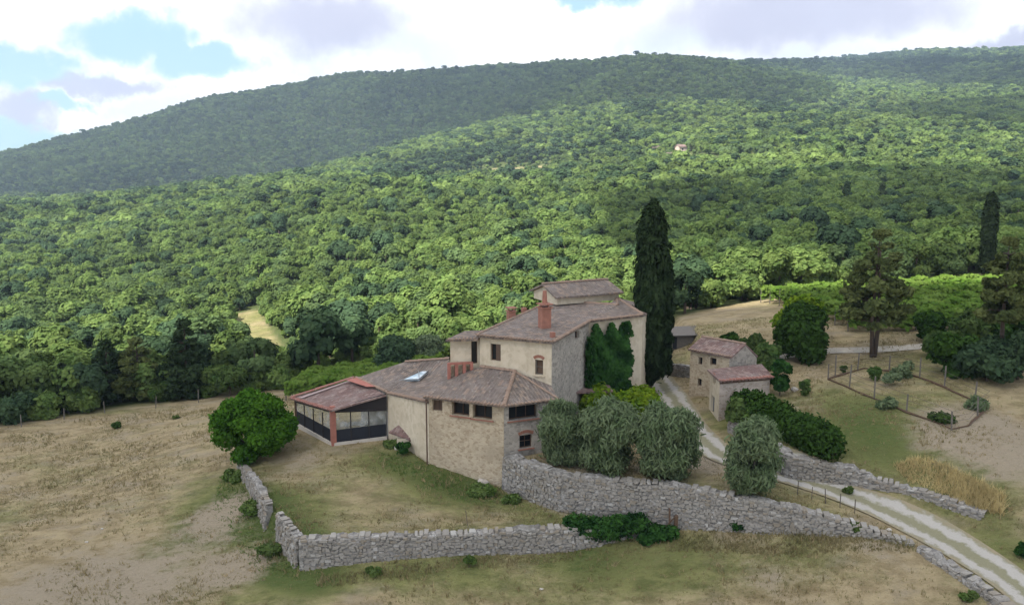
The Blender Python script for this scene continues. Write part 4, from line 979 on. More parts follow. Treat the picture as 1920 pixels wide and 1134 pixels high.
# ---------------------------------------------------------------- foliage
def unit(n, rg): v = rg.normal(size=(n, 3)); return v / np.linalg.norm(v, axis=1)[:, None]
def quads(c, nrm, size, rg, aspect=1.5, up=0):
    """leaf clusters: one small bent quad at each point, facing nrm"""
    n = len(c); nrm = nrm / np.maximum(np.linalg.norm(nrm, axis=1)[:, None], 1e-6); t_ = unit(n, rg)
    if up: t_ = t_ * (1 - up) + np.array([0, 0, 1.]) * up
    a = np.cross(nrm, t_); a /= np.maximum(np.linalg.norm(a, axis=1)[:, None], 1e-6); b_ = np.cross(a, nrm)
    s = (size * rg.uniform(.6, 1.3, n))[:, None] / 2; a = a * s; b_ = b_ * s * aspect
    v = np.stack([c - a * .5 - b_, c + a * .5 - b_ * .9, c + a, c + a * .35 + b_, c - a * .6 + b_ * .9, c - a], 1).reshape(-1, 3)
    f = np.arange(n * 6).reshape(n, 6); return v, f
def cloud_pts(clumps, n, rg, squash=.85, inner=.55, upbias=.25, jit=.55, lift=.45, fringe=.11):
    cc = np.array([c[:3] for c in clumps]); rr = np.array([c[3] for c in clumps]); k = rg.choice(len(cc), n, p=rr**2 / (rr**2).sum())
    d = unit(n, rg); d[:, 2] += upbias; d /= np.linalg.norm(d, axis=1)[:, None]
    r = rr[k] * (inner + (1 - inner) * rg.uniform(0, 1, n) ** .45)
    p = cc[k] + d * r[:, None] * np.array([1, 1, squash]); mid = cc.mean(0)
    o = p - mid; o /= np.linalg.norm(o, axis=1)[:, None] + 1e-6
    p = p + d * (rr[k] * np.maximum(0, rg.normal(0, fringe, n)))[:, None]
    return p, d * .75 + o * .4 + np.array([0, 0, lift]) + rg.normal(size=(n, 3)) * jit
def clumped(n, R_, H_, z0, rg, rmin=.3, rmax=.5, shape=None, flat=1.0):
    """clump centres filling a crown of radius R_, height H_"""
    out_ = []
    for k in range(n):
        a = 2.4 * k + rg.uniform(-.4, .4); f = (k + .5) / n; zf = rg.uniform(0, 1) if k else .85
        prof = math.sqrt(max(.05, 1 - (2 * zf - 1) ** 2)) if shape is None else shape(zf)
        rad = R_ * prof * rg.uniform(.35, .8); r = R_ * rg.uniform(rmin, rmax) * (.7 + .3 * prof)
        out_.append((math.cos(a) * rad, math.sin(a) * rad, z0 + H_ * (.12 + .76 * zf), r))
    return out_
def tubes(chains, n=6):
    m_ = MB()
    for P, r in chains: m_.tube(P, r, n)
    return np.array(m_.v), m_.f
def branches(clumps, h0, r0, rg, lean=(0, 0), base=-.4):
    ch = [([(0, 0, base), (lean[0] * .4, lean[1] * .4, h0 * .5), (lean[0], lean[1], h0), (lean[0] * 1.2, lean[1] * 1.2, h0 * 1.6)], [r0 * 1.25, r0, r0 * .8, r0 * .35])]
    for c in clumps[:9]:
        ch.append(([(lean[0], lean[1], h0 * .9), (c[0] * .45 + rg.normal(0, .1), c[1] * .45, (h0 + c[2]) / 2), (c[0] * .9, c[1] * .9, c[2])], [r0 * .5, r0 * .32, r0 * .1]))
    return ch
def wood_tree_mesh(name, seed, R_, H_, nl, size, lm, nclump=9, trunk=True, shape=None, core=True):
    rg = np.random.default_rng(seed); cl = clumped(nclump, R_, H_ * .92, H_ * .06, rg, shape=shape)
    p, n = cloud_pts(cl, nl, rg, jit=.38, upbias=.35); v, f = quads(p, n, size, rg); fs = f.tolist(); mi = [0] * len(fs)
    if trunk:
        tv, tf = tubes([([(0, 0, -1), (0, 0, H_ * .3), (.1, .1, H_ * .75)], [.16, .13, .05])], 5)
        fs += [tuple(i + len(v) for i in q) for q in tf]; mi += [1] * len(tf); v = np.concatenate([v, tv])
    me = bpy.data.meshes.new(name); me.from_pydata(v.tolist(), [], fs); me.materials.append(lm); me.materials.append(M['bark'])
    me.polygons.foreach_set('material_index', np.array(mi, dtype=np.int32)); me.update(); return me
cone = lambda zf: max(.08, 1 - zf)
LM = [wood_tree_mesh('oak_tree', 10 + k, (2.3, 2.6, 2.1, 2.4)[k], (5.2, 4.9, 5.6, 4.6)[k], 2300, .29, M['oak'], (11, 14, 9, 16)[k]) for k in range(4)]
LM += [wood_tree_mesh('dark_oak_tree', 20, 2.3, 5.6, 2000, .30, M['darkoak'], 10), wood_tree_mesh('conifer_tree', 21, 1.9, 6.8, 1600, .3, M['darkpine'], 14, shape=cone)]
LF = [wood_tree_mesh('oak_tree_far', 30 + k, (2.7, 3.0, 2.5)[k], (5.4, 5.0, 5.8)[k], 420, .62, M['oakfar'], 8, False) for k in range(3)]
LF += [wood_tree_mesh('dark_tree_far', 35, 2.7, 6.0, 420, .6, M['darkoak'], 8, False)]
# where each tree of the wood stands
pts = []
def band(y0, y1, s, tmax=.74):
    y = y0
    while y < y1:
        x = -tmax * y - 4
        while x < tmax * y + 4:
            pts.append((x + RNG.uniform(-.42, .42) * s, y + RNG.uniform(-.42, .42) * s)); x += s
        y += s * .92
band(76, 200, 3.3, .82); band(200, 400, 3.7); band(400, 800, 4.8); band(800, 1620, 7.6); band(1620, 2050, 8.5)
pts = np.array(pts); px, py_ = pts[:, 0], pts[:, 1]
keep = (py_ > field_edge(px) + 1.5) & (clearing(px, py_) > 1); keep &= RNG.uniform(0, 1, len(px)) > .05; keep &= (py_ < 1620) | (px > 250)
px, py_ = px[keep], py_[keep]; pz_ = gz(px, py_); nP = len(px)
fw = py_ * math.cos(PITCH) - (pz_ + 4 - CAMH) * math.sin(PITCH); pu = 960 + FPX * px / fw
pv = 567 - FPX * (py_ * math.sin(PITCH) + (pz_ + 4 - CAMH) * math.cos(PITCH)) / fw
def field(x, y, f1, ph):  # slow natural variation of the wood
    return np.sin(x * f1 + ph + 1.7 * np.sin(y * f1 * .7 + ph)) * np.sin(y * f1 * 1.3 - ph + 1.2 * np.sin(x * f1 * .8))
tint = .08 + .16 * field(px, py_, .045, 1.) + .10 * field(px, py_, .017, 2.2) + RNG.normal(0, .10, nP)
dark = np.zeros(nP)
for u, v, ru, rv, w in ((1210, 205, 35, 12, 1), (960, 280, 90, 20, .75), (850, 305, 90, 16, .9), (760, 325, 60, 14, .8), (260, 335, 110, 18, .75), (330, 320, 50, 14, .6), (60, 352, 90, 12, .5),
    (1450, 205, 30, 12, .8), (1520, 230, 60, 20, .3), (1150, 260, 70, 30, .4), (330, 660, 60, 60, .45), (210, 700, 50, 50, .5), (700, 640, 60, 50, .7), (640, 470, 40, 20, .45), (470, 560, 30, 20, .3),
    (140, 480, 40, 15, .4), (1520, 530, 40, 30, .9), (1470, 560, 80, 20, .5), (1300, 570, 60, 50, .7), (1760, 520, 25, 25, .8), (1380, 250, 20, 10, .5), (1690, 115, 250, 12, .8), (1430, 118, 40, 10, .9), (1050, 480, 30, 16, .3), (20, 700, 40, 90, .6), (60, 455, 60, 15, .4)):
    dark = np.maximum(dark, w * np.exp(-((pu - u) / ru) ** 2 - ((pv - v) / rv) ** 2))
pale = np.zeros(nP)  # lighter trees; also puts the sunlit right ridge patch into leaf tone
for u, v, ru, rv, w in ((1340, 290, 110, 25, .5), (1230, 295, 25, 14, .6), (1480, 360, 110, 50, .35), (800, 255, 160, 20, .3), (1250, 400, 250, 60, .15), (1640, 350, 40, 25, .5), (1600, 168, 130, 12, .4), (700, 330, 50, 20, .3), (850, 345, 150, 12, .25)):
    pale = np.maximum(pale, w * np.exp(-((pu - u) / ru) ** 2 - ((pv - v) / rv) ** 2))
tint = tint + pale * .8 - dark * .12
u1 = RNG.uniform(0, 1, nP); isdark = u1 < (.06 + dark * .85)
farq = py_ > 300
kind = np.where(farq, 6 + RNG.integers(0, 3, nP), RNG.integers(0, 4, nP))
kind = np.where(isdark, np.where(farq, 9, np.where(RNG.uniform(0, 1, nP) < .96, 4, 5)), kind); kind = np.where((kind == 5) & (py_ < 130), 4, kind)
scl = RNG.uniform(.62, 1.32, nP) * np.interp(py_, [80, 200, 400, 800, 1600], [.88, .90, .94, 1.1, 1.5]) * (1 + .12 * isdark)
scl *= np.where(RNG.uniform(0, 1, nP) < .12, 1.3, 1)
scl *= np.where(clearing(px, py_) < 1.8, np.where(py_ > 250, .5, .7), 1)
inview = (pu > -30) & (pu < 1950) & (py_ < 300)
hid = (pu > 850) & (pu < 1190) & (pv > 610)
score = np.where(inview & ~hid, scl / py_, 0); order = np.argsort(-score)[:296]
LAB = {0: 'round green oak in the wood on the slope beyond the farm', 4: 'dark green holm oak in the wood on the slope beyond the farm', 5: 'dark narrow conifer in the wood on the slope beyond the farm'}
NAME = {0: 'oak_tree', 4: 'holm_oak_tree', 5: 'conifer_tree'}
CATG = {0: ('tree', 'round oaks of the wood'), 4: ('tree', 'holm oaks of the wood'), 5: ('tree', 'conifers of the wood')}
src = {}
def put_tree(me, key, x, y, z, s, tn):
    o = bpy.data.objects.new(NAME[key], me); C.objects.link(o); o.location = (x, y, z - .15); o.scale = (s, s, s * random.uniform(.9, 1.12)); o.rotation_euler = (0, 0, random.uniform(0, 6.28))
    o['tint'] = float(tn); tag(o, LAB[key], CATG[key][0], CATG[key][1]); return o
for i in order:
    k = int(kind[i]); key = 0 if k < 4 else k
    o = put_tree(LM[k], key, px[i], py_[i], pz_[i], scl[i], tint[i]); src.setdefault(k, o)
rest = np.ones(nP, bool); rest[order] = False
for k in range(10):  # every pattern tree is also a standing tree
    if k in src: continue
    c_ = np.where(rest & (kind == k) & (pu > 0) & (pu < 1900))[0][0]; rest[c_] = False
    key = 0 if k < 4 or k in (6, 7, 8) else (4 if k == 9 else k)
    src[k] = put_tree((LM + LF)[k], key, px[c_], py_[c_], pz_[c_], scl[c_], tint[c_])
ri = np.where(rest)[0]; print('wood', nP)
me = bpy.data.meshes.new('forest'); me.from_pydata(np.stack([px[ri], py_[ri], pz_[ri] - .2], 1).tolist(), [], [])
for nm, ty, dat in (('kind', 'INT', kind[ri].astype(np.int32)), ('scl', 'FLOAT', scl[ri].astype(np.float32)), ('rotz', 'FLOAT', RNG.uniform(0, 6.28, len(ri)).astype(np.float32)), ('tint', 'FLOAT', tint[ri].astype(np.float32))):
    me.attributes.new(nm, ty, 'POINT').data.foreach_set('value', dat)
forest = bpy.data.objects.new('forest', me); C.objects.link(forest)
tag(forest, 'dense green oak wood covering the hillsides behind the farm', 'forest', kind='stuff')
ng = bpy.data.node_groups.new('forest trees', 'GeometryNodeTree')
ng.interface.new_socket('Geometry', in_out='INPUT', socket_type='NodeSocketGeometry'); ng.interface.new_socket('Geometry', in_out='OUTPUT', socket_type='NodeSocketGeometry')
gi = ng.nodes.new('NodeGroupInput'); go = ng.nodes.new('NodeGroupOutput'); jn = ng.nodes.new('GeometryNodeJoinGeometry'); ng.links.new(jn.outputs[0], go.inputs[0])
def nattr(nm, ty):
    n = ng.nodes.new('GeometryNodeInputNamedAttribute'); n.data_type = ty; n.inputs['Name'].default_value = nm; return n.outputs[0]
ak, as_, ar = nattr('kind', 'INT'), nattr('scl', 'FLOAT'), nattr('rotz', 'FLOAT')
cx = ng.nodes.new('ShaderNodeCombineXYZ'); ng.links.new(ar, cx.inputs[2])
for k in range(10):
    cp = ng.nodes.new('FunctionNodeCompare'); cp.data_type = 'INT'; cp.operation = 'EQUAL'; ng.links.new(ak, cp.inputs[2]); cp.inputs[3].default_value = k
    oi = ng.nodes.new('GeometryNodeObjectInfo'); oi.inputs[0].default_value = src[k]; oi.inputs[1].default_value = True; oi.transform_space = 'ORIGINAL'
    ip = ng.nodes.new('GeometryNodeInstanceOnPoints')
    ng.links.new(gi.outputs[0], ip.inputs['Points']); ng.links.new(cp.outputs[0], ip.inputs['Selection']); ng.links.new(oi.outputs['Geometry'], ip.inputs['Instance'])
    ng.links.new(as_, ip.inputs['Scale']); ng.links.new(cx.outputs[0], ip.inputs['Rotation']); ng.links.new(ip.outputs[0], jn.inputs[0])
forest.modifiers.new('trees', 'NODES').node_group = ng

def plant(name, label, cat, base, clumps, nl, size, lm, trunk=None, bark='bark', group=None, seed=1, part='crown', inner=.55, squash=.85, up=.25, aspect=1.6, jit=.8, leafup=0, extra=None, fringe=.16):
    """a thing: foliage part and trunk part; clumps relative to base"""
    rg = np.random.default_rng(seed); root = empty(name, base, label, cat, group); B = np.array(base)
    p, n = cloud_pts(clumps, nl, rg, squash, inner, up, jit, .15, fringe); v, f = quads(p, n, size, rg, aspect, leafup)
    if extra is not None:
        v2, f2 = extra(rg); f = np.concatenate([f, f2 + len(v)]); v = np.concatenate([v, v2])
    meshobj(part, v + B, f, M[lm], root)
    if trunk:
        tv, tf = tubes(trunk, 7); meshobj('trunk', tv + B, tf, M[bark], root, smooth=True)
    return root
def gbase(u, v, z, dzz=0): p = lg(u, v, z); p.z = g1(p.x, p.y) + dzz; return p
rg = np.random.default_rng(5)
# round fig tree at the yard wall
b0 = lv(474, 868, -.2); b0.z = g1(b0.x, b0.y)
cl = clumped(30, 2.95, 5.2, -.15, rg, .24, .38)
plant('fig_tree', 'round bright green fig tree at the top of the left yard wall', 'tree', b0, cl, 26000, .17, 'fig', branches(cl, 1.2, .22, rg), seed=3, inner=.5)
# olives along the terrace wall
OL = [(1058, 880, 2.0, 1.75, 4.9, 'narrow grey green olive tree beside the tower, first of the row'), (1142, 890, 2.0, 2.35, 4.7, 'wide grey green olive tree, second from the tower above the long wall'),
      (1254, 902, 2.0, 2.45, 4.6, 'wide grey green olive tree, third from the tower above the long wall'), (1416, 940, 1.75, 2.0, 5.0, 'grey green olive tree standing apart beside the gravel road')]
for k, (u, v, z, R_, H_, lab) in enumerate(OL):
    p = gbase(u, v, z, -.1); p.y += .9; cl = clumped(34, R_, H_ * .96, .1, rg, .27, .42, shape=lambda zf: (.6 + .62 * zf) if zf < .5 else .91 * math.sqrt(max(.03, 1 - ((zf - .45) / .57) ** 2)))
    plant('olive_tree', lab, 'olive tree', p, cl, 30000, .095, 'olive', branches(cl, 1.0, .17, rg, (.15, .05)), 'greybark', 'olive trees along the terrace wall', 40 + k, inner=.15, up=.3, aspect=4.2, jit=.9, leafup=.55, fringe=.24)
# cypresses
def cypress(u, v, z, R_, H_, label, seed, side=None, y=None):
    p = lv(u, v, z) if y is None else dp(u, v, y)
    rgc = np.random.default_rng(seed); n = 46; cl = []
    def prof(f): return min(1, (f / .12) ** .6) * (1 if f < .78 else max(.36, (1 - ((f - .78) / .27) ** 2)))
    for k in range(n):
        f = (k + .5) / n; a = 2.4 * k; r = R_ * prof(f); cl.append((math.cos(a) * r * .42, math.sin(a) * r * .42, .8 + (H_ - .9) * f, max(.22, r * rgc.uniform(.52, .7))))
    if side:
        sx, h0, h1, sr = side
        for k in range(22):
            f = (k + .5) / 22; cl.append((sx + math.cos(2.4 * k) * sr * .3, math.sin(2.4 * k) * sr * .3, h0 + (h1 - h0) * f, sr * (.75 if f < .7 else .75 * max(.3, (1 - (f - .7) / .35)))))
    return plant('cypress_tree', label, 'cypress', p, cl, 22000 if H_ > 12 else 9000, .2 if H_ > 12 else .26, 'cyp', [([(0, 0, -.5), (0, 0, 2), (0, 0, H_ * .8)], [.3, .24, .06])], group='cypress trees', seed=seed, squash=1.5, inner=.62, aspect=2.6, jit=.35, leafup=.75, up=.15)
cypress(1216, 737, 2.5, 1.32, 15.9, 'very tall dark cypress right beside the farmhouse', 61, side=(1.3, 2.0, 12.6, .6))
p = lv(1847, 525, 9.0); cypress(1847, 525, g1(p.x, p.y) - .2, 0.85, 11.0, 'dark slim cypress at the far right beyond the vineyard', 62)
# lone pine with two stems and pines at the field edge
def pine(u, v, z, R_, H_, label, seed, stems=1, lm='pine', nt=9, h0f=.2, y=None, grp=None, nl=9000, name='pine_tree'):
    p = lg(u, v, z) if y is None else dp(u, v, y); p.z = g1(p.x, p.y); rgc = np.random.default_rng(seed); cl = []; ch = []
    for s in range(stems):
        ox = (s - (stems - 1) / 2) * .55; ch.append(([(ox * .3, 0, -.4), (ox, 0, H_ * .3), (ox * .5, .1, H_ * .62), (ox * .2, .1, H_ * .95)], [.2, .16, .1, .03]))
    for k in range(nt):
        f = (k + .4) / nt; zc = H_ * (h0f + (1 - h0f) * f); rr = R_ * (1 - f ** 1.6 * .85) * (.75 if k == 0 else 1); nb = 6 if k < nt - 2 else 4
        for j in range(nb):
            a = j * 6.283 / nb + k * 1.1 + rgc.uniform(-.3, .3); q = rgc.uniform(.45, .9) * rr; tip = (math.cos(a) * q, math.sin(a) * q, zc + rgc.uniform(-.35, .35))
            cl.append(tip + (rr * rgc.uniform(.2, .34),)); ch.append(([(0, 0, zc - .2), (tip[0] * .6, tip[1] * .6, zc), tip], [.06, .04, .02]))
    cl.append((0, 0, H_ * .97, R_ * .22))
    return plant(name, label, 'tree', p, cl, nl, .26, lm, ch, seed=seed, squash=.42, inner=.35, up=.2, jit=.8, aspect=1.8, group=grp)
pine(1637, 670, 5.6, 3.1, 10.6, 'tall olive brown pine with forked trunk standing alone before the vineyard', 71, stems=2, h0f=.26, nl=6000)
pine(1872, 700, 5.2, 2.1, 10.2, 'slender yellow green pine rising from the shrubs at the right edge', 72, h0f=.38, nl=7000)
pine(262, 752, -2.3, 2.7, 6.6, 'yellowish conical conifer at the edge of the left field', 73, h0f=.08, nl=9000, name='conifer_tree')
pine(205, 757, -2.5, 2.3, 6.6, 'dark brown green conifer left of the yellowish one by the field', 74, lm='darkpine', h0f=.06, name='conifer_tree')
pine(352, 745, -2.2, 2.9, 8.2, 'tall broad dark conifer right of the yellowish one by the field', 75, lm='darkpine', h0f=.05, nl=12000, name='conifer_tree')
pine(123, 772, -2.6, 1.0, 4.9, 'small thin dark conifer at the left field edge', 76, lm='darkpine', h0f=.05, nl=4000, name='conifer_tree')
# broad trees and shrubs
def shrub(u, v, z, R_, H_, label, seed, lm='shrub', nl=4500, size=.24, cat='shrub', name='shrub', n=11, trunk=True, group=None, ybase=None, **kw):
    p = lg(u, v, z) if ybase is None else dp(u, v, ybase)
    if ybase is None: p.z = g1(p.x, p.y)
    rgc = np.random.default_rng(seed); cl = clumped(n, R_, H_, 0, rgc, .32, .52)
    return plant(name, label, cat, p, cl, nl, size, lm, branches(cl, H_ * .25, max(.04, R_ * .05), rgc) if trunk else None, seed=seed, group=group, part='foliage' if name != 'broadleaf_tree' else 'crown', **kw)
shrub(1502, 676, 5.2, 2.35, 4.6, 'broad dark green tree with yellowish top behind the barn', 81, 'hedge', 12000, .26, 'tree', 'broadleaf_tree', 18)
shrub(1503, 640, 5.2, 2.2, 4.0, 'yellow green tree crown behind the broad dark tree', 82, 'yellowvine', 6000, .26, 'tree', 'broadleaf_tree', 12)
shrub(1410, 672, 4.9, 1.05, 2.2, 'small rounded brownish shrub behind the barn gable', 83, 'shrub', 2500)
shrub(1366, 646, 5.0, .8, .9, 'low dark shrub on the white wall behind the barn', 84, 'hedge', 1500)
shrub(1440, 690, 4.6, 1.2, 1.9, 'olive green shrub between barn and broad tree', 85, 'shrub', 2500)
shrub(1462, 742, 4.2, .75, 2.9, 'upright dark green shrub at the right end of the barn', 86, 'ivy', 3500, .22)
shrub(1508, 742, 4.3, .42, 1.4, 'thin yellowish sapling standing right of the barn', 87, 'shrub', 700, .18)
shrub(1398, 790, 3.4, 1.6, 1.2, 'low bright green ground shrub in front of the barn', 88, 'weeds', 3500, .2)
shrub(1440, 800, 3.3, 1.4, 1.0, 'low green shrub between barn and clipped hedge', 89, 'weeds', 2500, .2)
for k, (u, v, z, R_, H_, lab, lm) in enumerate(((1790, 705, 5.3, 1.9, 3.0, 'dark shrub mass left of the slender pine', 'hedge'), (1850, 715, 5.2, 2.1, 2.6, 'dark thick shrub at the foot of the slender pine', 'darkoak'),
      (1908, 712, 5.2, 2.2, 3.6, 'dark bush at the right edge of the photo', 'darkoak'), (1745, 640, 6.2, 1.4, 2.6, 'dark green shrub by the gravel path', 'hedge'), (1815, 650, 6.0, 1.7, 3.0, 'grey brown leafy shrub behind the dark shrubs', 'shrub'), (1770, 670, 5.8, 1.5, 2.0, 'olive shrub beside the path end', 'shrub'), (1890, 650, 6.2, 1.8, 3.4, 'tall dark green shrub behind the slender pine', 'hedge'))):
    shrub(u, v, z, R_, H_, lab, 90 + k, lm, 4500, .25)
shrub(738, 702, .6, 2.9, 3.6, 'large dark green bush behind the annex roof', 100, 'darkoak', 7000, .28)
shrub(800, 690, .8, 2.4, 3.3, 'grey green willow bush behind the annex roof beside the house', 101, 'olive', 8000, .2)
shrub(432, 742, -1.5, 2.0, 2.8, 'grey green bush at the field edge behind the fig tree', 102, 'shrub', 4500, .25)
shrub(520, 728, -1.0, 1.9, 2.2, 'low green bush at the field edge left of the veranda', 103, 'oak', 3500, .25)
shrub(219, 803, -2.2, .38, .6, 'tiny lone green bush standing in the dry left field', 104, 'shrub', 500, .15, trunk=False)
shrub(330, 785, -1.9, .3, .25, 'tiny dry tuft in the left field', 105, 'shrub', 250, .14, trunk=False)
for k, (u, v, R_, H_, lm) in enumerate(((30, 790, 2.2, 2.6, 'darkoak'), (90, 782, 1.8, 2.2, 'oak'), (160, 770, 1.7, 2.6, 'oak'), (310, 750, 1.5, 2.0, 'shrub'), (400, 742, 1.8, 3.0, 'oak'), (470, 735, 1.6, 2.2, 'oak'))):
    shrub(u, v, -2.4 + k * .2, R_, H_, ('dark low bush at the far left end of the field edge', 'low green bush right of the dark one at the left field edge', 'green bush between the thin conifer and the dark conifer', 'grey green bush at the foot of the tall dark conifer',
          'green bush just right of the tall dark conifer', 'green bush above the fig tree on the field edge')[k], 110 + k, lm, 4000, .26)
shrub(1120, 790, 2.2, 2.3, 2.4, 'bright yellow green vine bush behind the olive row', 120, 'yellowvine', 8000, .2, squash=.8)
shrub(1195, 792, 2.3, 2.0, 2.3, 'yellow green bush between olives and cypress', 121, 'yellowvine', 6500, .2)
shrub(1075, 765, 2.2, 1.2, 2.4, 'dark green bush at the corner of the main house', 122, 'ivy', 4500, .2)
# clipped hedge above the road wall
hp = [lg(1400, 782, 3.5), lg(1450, 806, 3.4), lg(1500, 833, 3.2), lg(1548, 856, 3.0)]; b0 = hp[1].copy(); b0.z = g1(b0.x, b0.y); cl = []
for a, b_ in zip(hp[:-1], hp[1:]):
    for k in range(5):
        p = a.lerp(b_, k / 4); s = 1.0 + .12 * math.sin(p.x * 3); cl += [(p.x - b0.x + rg.normal(0, .2), p.y - b0.y + rg.normal(0, .25), g1(p.x, p.y) - b0.z + .75, s), (p.x - b0.x, p.y - b0.y + .8, g1(p.x, p.y) - b0.z + .7, s)]
plant('hedge', 'long dark green clipped hedge above the road wall', 'hedge', b0, cl, 20000, .17, 'hedge', None, seed=130, part='foliage', inner=.8, squash=.95)
# ivy on the wing wall, ivy over the broken yard wall
def sheet(P0, P1, zb, zt, n, size, rgc, edge=.35, out_=.12):
    s = rgc.uniform(0, 1, n); f = rgc.uniform(0, 1, n); d = P1 - P0; nr = np.array([d.y, -d.x, 0]); nr /= np.linalg.norm(nr)
    wv = .09 * np.sin(f * 11 + 1) + .05 * np.sin(f * 27); left = .06 + wv * .8 - .10 * (1 - f) ** 2; right = 1 - .10 * np.sin(f * 7 + 2) ** 2 - .08 * np.sin(f * 19) ** 2 + .12 * (1 - f) ** 2; s = left + s * (right - left) + rgc.normal(0, .025, n); f = f * (.93 + .07 * np.sin(s * 17)) - np.abs(rgc.normal(0, .01, n))
    hole = (np.sin(s * 23 + f * 5) * np.sin(f * 17 + s * 9) > .86) & (s > .45); s, f, n = s[~hole], f[~hole], int((~hole).sum())
    p = np.stack([P0.x + d.x * s, P0.y + d.y * s, zb + (zt - zb) * f], 1) + nr * (rgc.uniform(.03, .35, n) + .16 + .16 * np.sin(s * 12 + 3 * np.sin(f * 8)) + .1 * np.sin(f * 21 + s * 6))[:, None]
    return quads(p, nr + np.array([0, 0, .45]) + rgc.normal(size=(n, 3)) * .4, size, rgc)
iv = empty('ivy', dz(C_w, 2.2), 'thick dark green ivy covering the wall between grey wall and cypress', 'ivy')
v, f = sheet(Vector((C_w.x, C_w.y, 0)) + (D_w - Vector((C_w.x, C_w.y, 0))) * .02, D_w + (Vector((C_w.x, C_w.y, 0)) - D_w) * .24, 2.0, C_e.z - .35, 13000, .24, rg)
v2, f2 = sheet(Vector((B_w.x, B_w.y, 0)).lerp(Vector((C_w.x, C_w.y, 0)), .86), Vector((C_w.x, C_w.y, 0)), 1.5, C_e.z - .9, 1500, .2, rg)
meshobj('foliage', np.concatenate([v, v2]), np.concatenate([f, f2 + len(v)]), M['ivy'], iv)
shrub(1165, 745, 2.4, 1.7, 2.4, 'dark ivy bush spreading at the foot of the cypress', 131, 'ivy', 5500, .22)
for k, (u0, u1_, v_, lab) in enumerate(((1068, 1200, 985, 'dark green ivy hanging over the broken yard wall'), (1200, 1262, 990, 'small patch of dark ivy near the gate post'))):
    a, b_ = lv(u0, v_, -.3), lv(u1_, v_ - 4, -.3); o_ = (a + b_) / 2; o_.z = -1; cl = []
    for j in range(11 if k == 0 else 4):
        p = a.lerp(b_, (j + .5) / (11 if k == 0 else 4)); cl.append((p.x - o_.x, p.y - .62 - o_.y, g1(p.x, p.y - .9) + (.75 if k == 0 else .4) - o_.z + rg.normal(0, .1), .62 - .2 * k))
        if k == 0: cl.append((p.x - o_.x, p.y - .25 - o_.y, -.12 - o_.z, .4))
    plant('ivy', lab, 'ivy', o_, cl, 9000 - 7000 * k, .15, 'ivy', None, seed=140 + k, part='foliage', inner=.5)
# weeds along the walls
for k, (u, v, z, R_, H_, lab) in enumerate(((905, 925, 0, .9, .35, 'green weeds at the foot of the tower'), (960, 940, -.05, .7, .25, 'green weeds where tower meets the long wall'), (758, 850, .8, .6, .8, 'dark green plant beside the small tiled shed'),
      (740, 838, .9, .8, .35, 'low green weeds before the small tiled shed'), (880, 1062, -1.5, .35, .6, 'small green shrub growing at the front yard wall foot'), (700, 1075, -1.6, .5, .3, 'green weeds at the left of the front wall foot'),
      (475, 960, -1.0, 1.0, .7, 'green bramble outside the left yard wall'), (505, 1040, -1.4, .9, .5, 'green weeds outside the lower left yard wall'), (440, 900, -.8, .9, .6, 'yellow green bramble under the fig tree'), (1230, 1002, -1.2, .5, .5, 'dark bramble beside the gate post'),
      (1380, 995, -1.0, .45, .5, 'small dark weed clump below the long wall'), (1600, 1000, -.6, .35, .5, 'small green weed clump near the end of the long wall'), (1590, 925, 1.5, .35, .35, 'tiny weed tuft on the road verge'), (1912, 1045, .2, .3, .9, 'dark slim plant at the lower right edge'), (1815, 1125, -.9, .4, .5, 'green weeds on the tumbled wall'))):
    shrub(u, v, z, R_, H_, lab, 150 + k, 'ivy' if 'dark' in lab else 'weeds', int(700 + 1600 * R_), .12, 'weeds', 'weed_clump', 6, False, squash=.6, jit=.9, inner=.2)
# ---------------------------------------------------------------- vineyards
ORD = ['nearest', 'second nearest', 'third nearest', 'fourth nearest', 'middle', 'sixth', 'seventh', 'eighth', 'farthest']
def vine_rows(rows, label, group, seed):
    rgc = np.random.default_rng(seed)
    for k, (a, b_) in enumerate(rows):
        c0 = (a + b_) / 2; c0.z = g1(c0.x, c0.y); root = empty('vine_row', c0, label % ORD[k], 'vine row', group); L_ = (b_ - a).length; n = int(L_ * 190)
        s = rgc.uniform(0, 1, n); x = a.x + (b_.x - a.x) * s; y = a.y + (b_.y - a.y) * s + rgc.normal(0, .3, n); z = gz(x, y) + .45 + 1.35 * rgc.uniform(0, 1, n) ** .8 + .15 * np.sin(s * L_ * 2.2)
        v, f = quads(np.stack([x, y, z], 1), np.stack([rgc.normal(0, .4, n), (y - (a.y + (b_.y - a.y) * s)) * 1.5 - .2, np.full(n, .8)], 1), .3, rgc); meshobj('leaves', v, f, M['vine'], root)
        mb = MB(); m_ = max(2, int(L_ / 5))
        for j in range(m_ + 1):
            p = a.lerp(b_, j / m_); zz = g1(p.x, p.y); mb.bar((p.x, p.y, zz - .2), (p.x, p.y, zz + 1.7), .09)
        mb.bar((a.x, a.y, g1(a.x, a.y) + 1.3), (b_.x, b_.y, g1(b_.x, b_.y) + 1.3), .03); mb.build('trellis', M['greywood'], root)
def at(x, y): return Vector((x, y, 0))
vine_rows([(at(31 - k * .3, 73 + k * 2.3), at(49 + k * 1.9, 71.5 + k * 2.4)) for k in range(9)], 'bright green vine row, %s row of the vineyard right of the cypress', 'vine rows of the right vineyard', 8)
vine_rows([(at(-22, 76 + k * 2.2), at(-8.5 + k * .3, 78.5 + k * 2.2)) for k in range(5)], 'bright green vine row behind the veranda roof, %s row', 'vine rows behind the veranda', 9)
